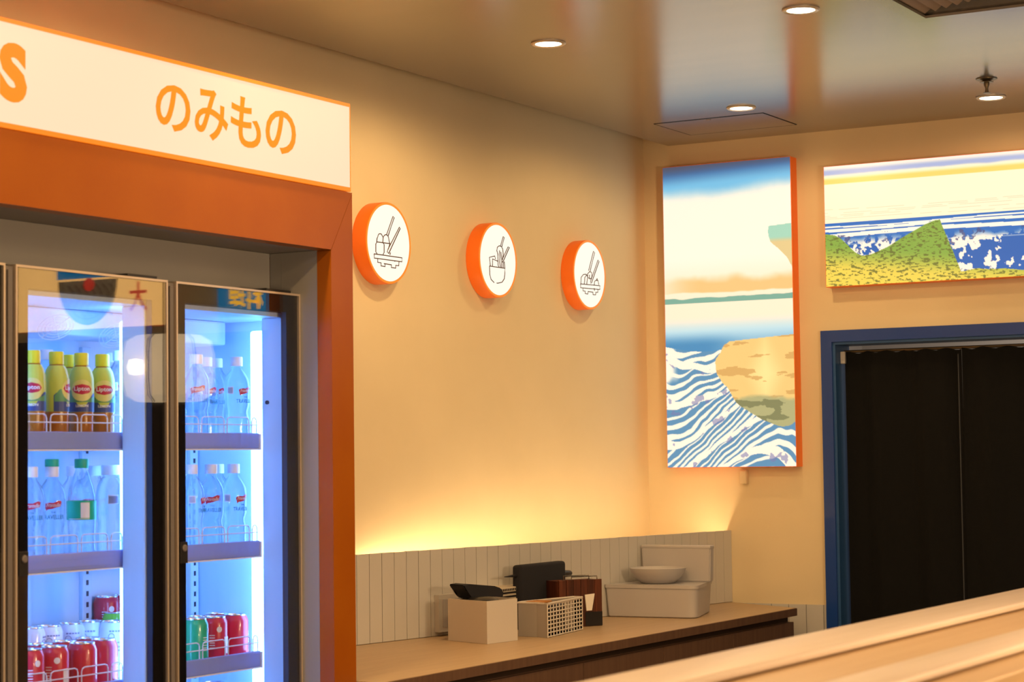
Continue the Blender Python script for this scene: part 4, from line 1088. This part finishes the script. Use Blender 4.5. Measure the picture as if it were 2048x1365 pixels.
# ------------------------------------------------------------------ wooden partition in front
PZ = 1.30
def ex(x, y): return at(x, y, 2, PZ).x
e = [(ex(1400, 1310)+ex(2048, 1182))/2, (ex(1400, 1356)+ex(2048, 1213.5))/2, (ex(1640, 1365)+ex(2048, 1262.6))/2, (ex(1795, 1365)+ex(2048, 1296))/2, (ex(1906, 1365)+ex(2048, 1324))/2]
py0, py1 = -5.6, -1.7
pt = thing('wooden_partition', 'pale wooden partition top with two raised laths close to the camera', 'partition', ((e[0]+e[4])/2, -3.6, 0))
obj('top_board', bx(B(), e[0]+.004, e[4], py0, py1, PZ-.035, PZ-.012, .003), m_rail_wood, pt)
obj('lath', bx(B(), e[0], e[1], py0, py1, PZ-.011, PZ+.004, .010, 3), m_lath, pt, smooth=True)
obj('lath', bx(B(), e[2], e[3], py0, py1, PZ-.011, PZ+.004, .010, 3), m_lath, pt, smooth=True)
obj('front_panel', bx(B(), e[4]-.02, e[4]+.012, py0, py1, .0, PZ-.036, .002), m_edge, pt)
obj('rear_panel', bx(B(), e[0]+.01, e[0]+.035, py0, py1, .0, PZ-.036, .002), m_rail_wood, pt)

# ------------------------------------------------------------------ fittings seen only as reflections in the fridge glass
lx0, lx1, lz0, lz1 = 3.30, 4.16, 2.20, 2.68
t = thing('beige_lightbox', 'beige backlit wall sign with a noodle bowl drawing, reflected in the fridge door', 'sign', (3.73, 0, lz0))
obj('box', bx(B(), lx0, lx1, -.058, -.0005, lz0, lz1, .001), m_orange_sign, t)
obj('face', bx(B(), lx0+.003, lx1-.003, -.061, -.0582, lz0+.003, lz1-.003), m_beige, t)
bm = B(); prism(bm, [(3.74+.17*math.cos(a), -.0615, 2.42+.20*math.sin(a)) for a in [math.pi+math.pi*i/16 for i in range(17)]], (0, -.001, 0)); obj('bowl_print', bm, m_paper, t)
bm = B()
for k in range(7): tube(bm, [(3.60+.04*k+.02*math.sin(s_), -.063, 2.26+.02*s_) for s_ in np.linspace(0, 7, 16)], .0025, 4)
for rr in (.17, .15): tube(bm, [(3.74+rr*math.cos(a), -.063, 2.42+rr*1.15*math.sin(a)) for a in [math.pi+math.pi*i/16 for i in range(17)]], .0025, 4)
obj('bowl_lines', bm, m_inkline, t, kind='stuff')
obj('bowl_topping', lathe(B(), [(0, 0), (.03, 0), (.03, -.002), (0, -.002)], 16, (3.73, -.063, 2.40), 'y'), m_redpaint, t)
obj('lettering', text_on_y('大', 3.40, 3.50, 2.27, 2.40, -.0625, .001, offset=.01), m_redpaint, t)
obj('backdrop_print', bx(B(), 3.56, 3.92, -.0613, -.0611, 2.43, 2.60), m_bluesign, t)
t = thing('blue_sign', 'blue wall sign with yellow brush writing, reflected in the fridge door', 'sign', (2.65, 0, 2.21))
obj('board', bx(B(), 2.20, 3.03, -.04, -.0005, 2.22, 2.62), m_bluesign, t)
obj('lettering', text_on_y('料理', 2.79, 2.97, 2.25, 2.36, -.041, .001, offset=.02), m_yellowpaint, t)
obj('lettering', text_on_y('飯', 2.62, 2.68, 2.24, 2.33, -.041, .001), m_whitepaint, t)
t = thing('paper_lantern', 'cream paper lantern with dark ribs, reflected in the fridge doors', 'lantern', (2.352, -1.2, 2.07))
c = (2.352, -1.2, 1.945); r, hh = .165, .12
obj('shade', lathe(B(), [(.03, hh), (r*.72, hh), (r*.93, hh*.82), (r, hh*.4), (r, -hh*.4), (r*.93, -hh*.82), (r*.72, -hh), (.03, -hh)], 32, c), m_lamp, t, smooth=True)
for k in range(6):
    a = math.pi*2*k/6+.3
    obj('rib', tube(B(), [(c[0]+q_*math.cos(a), c[1]+q_*math.sin(a), c[2]+z_) for q_, z_ in ((.03, hh+.002), (r*.72, hh+.002), (r*.94, hh*.83), (r+.002, hh*.4), (r+.002, -hh*.4), (r*.94, -hh*.83), (r*.72, -hh-.002))], .003, 5), m_inkline, t)
obj('cord', tube(B(), [(c[0], c[1], c[2]+hh), (c[0], c[1], ZC)], .003, 6), m_dark2, t)
obj('bulb', lathe(B(), [(0, -.03), (.02, -.025), (.028, 0), (.02, .025), (0, .03)], 16, (c[0], c[1]-r-.02, c[2])), m_bulb, t, smooth=True)

for x, y, lab in ((3.35, -3.4, 'added unseen cream lantern over the wooden partition'), (4.7, -4.4, 'added unseen cream lantern nearest the plain right wall'), (1.5, -8.6, 'added unseen cream lantern behind the camera')):  # unseen lantern copies added to brighten the upper walls
    dup(t, (x, y, 2.07), .4, lab)
    light('added_lantern_fill', 'POINT', (x, y, 1.945-hh-.12), 72, (1, .68, .36), shadow_soft_size=.10)  # point fill added under each copy
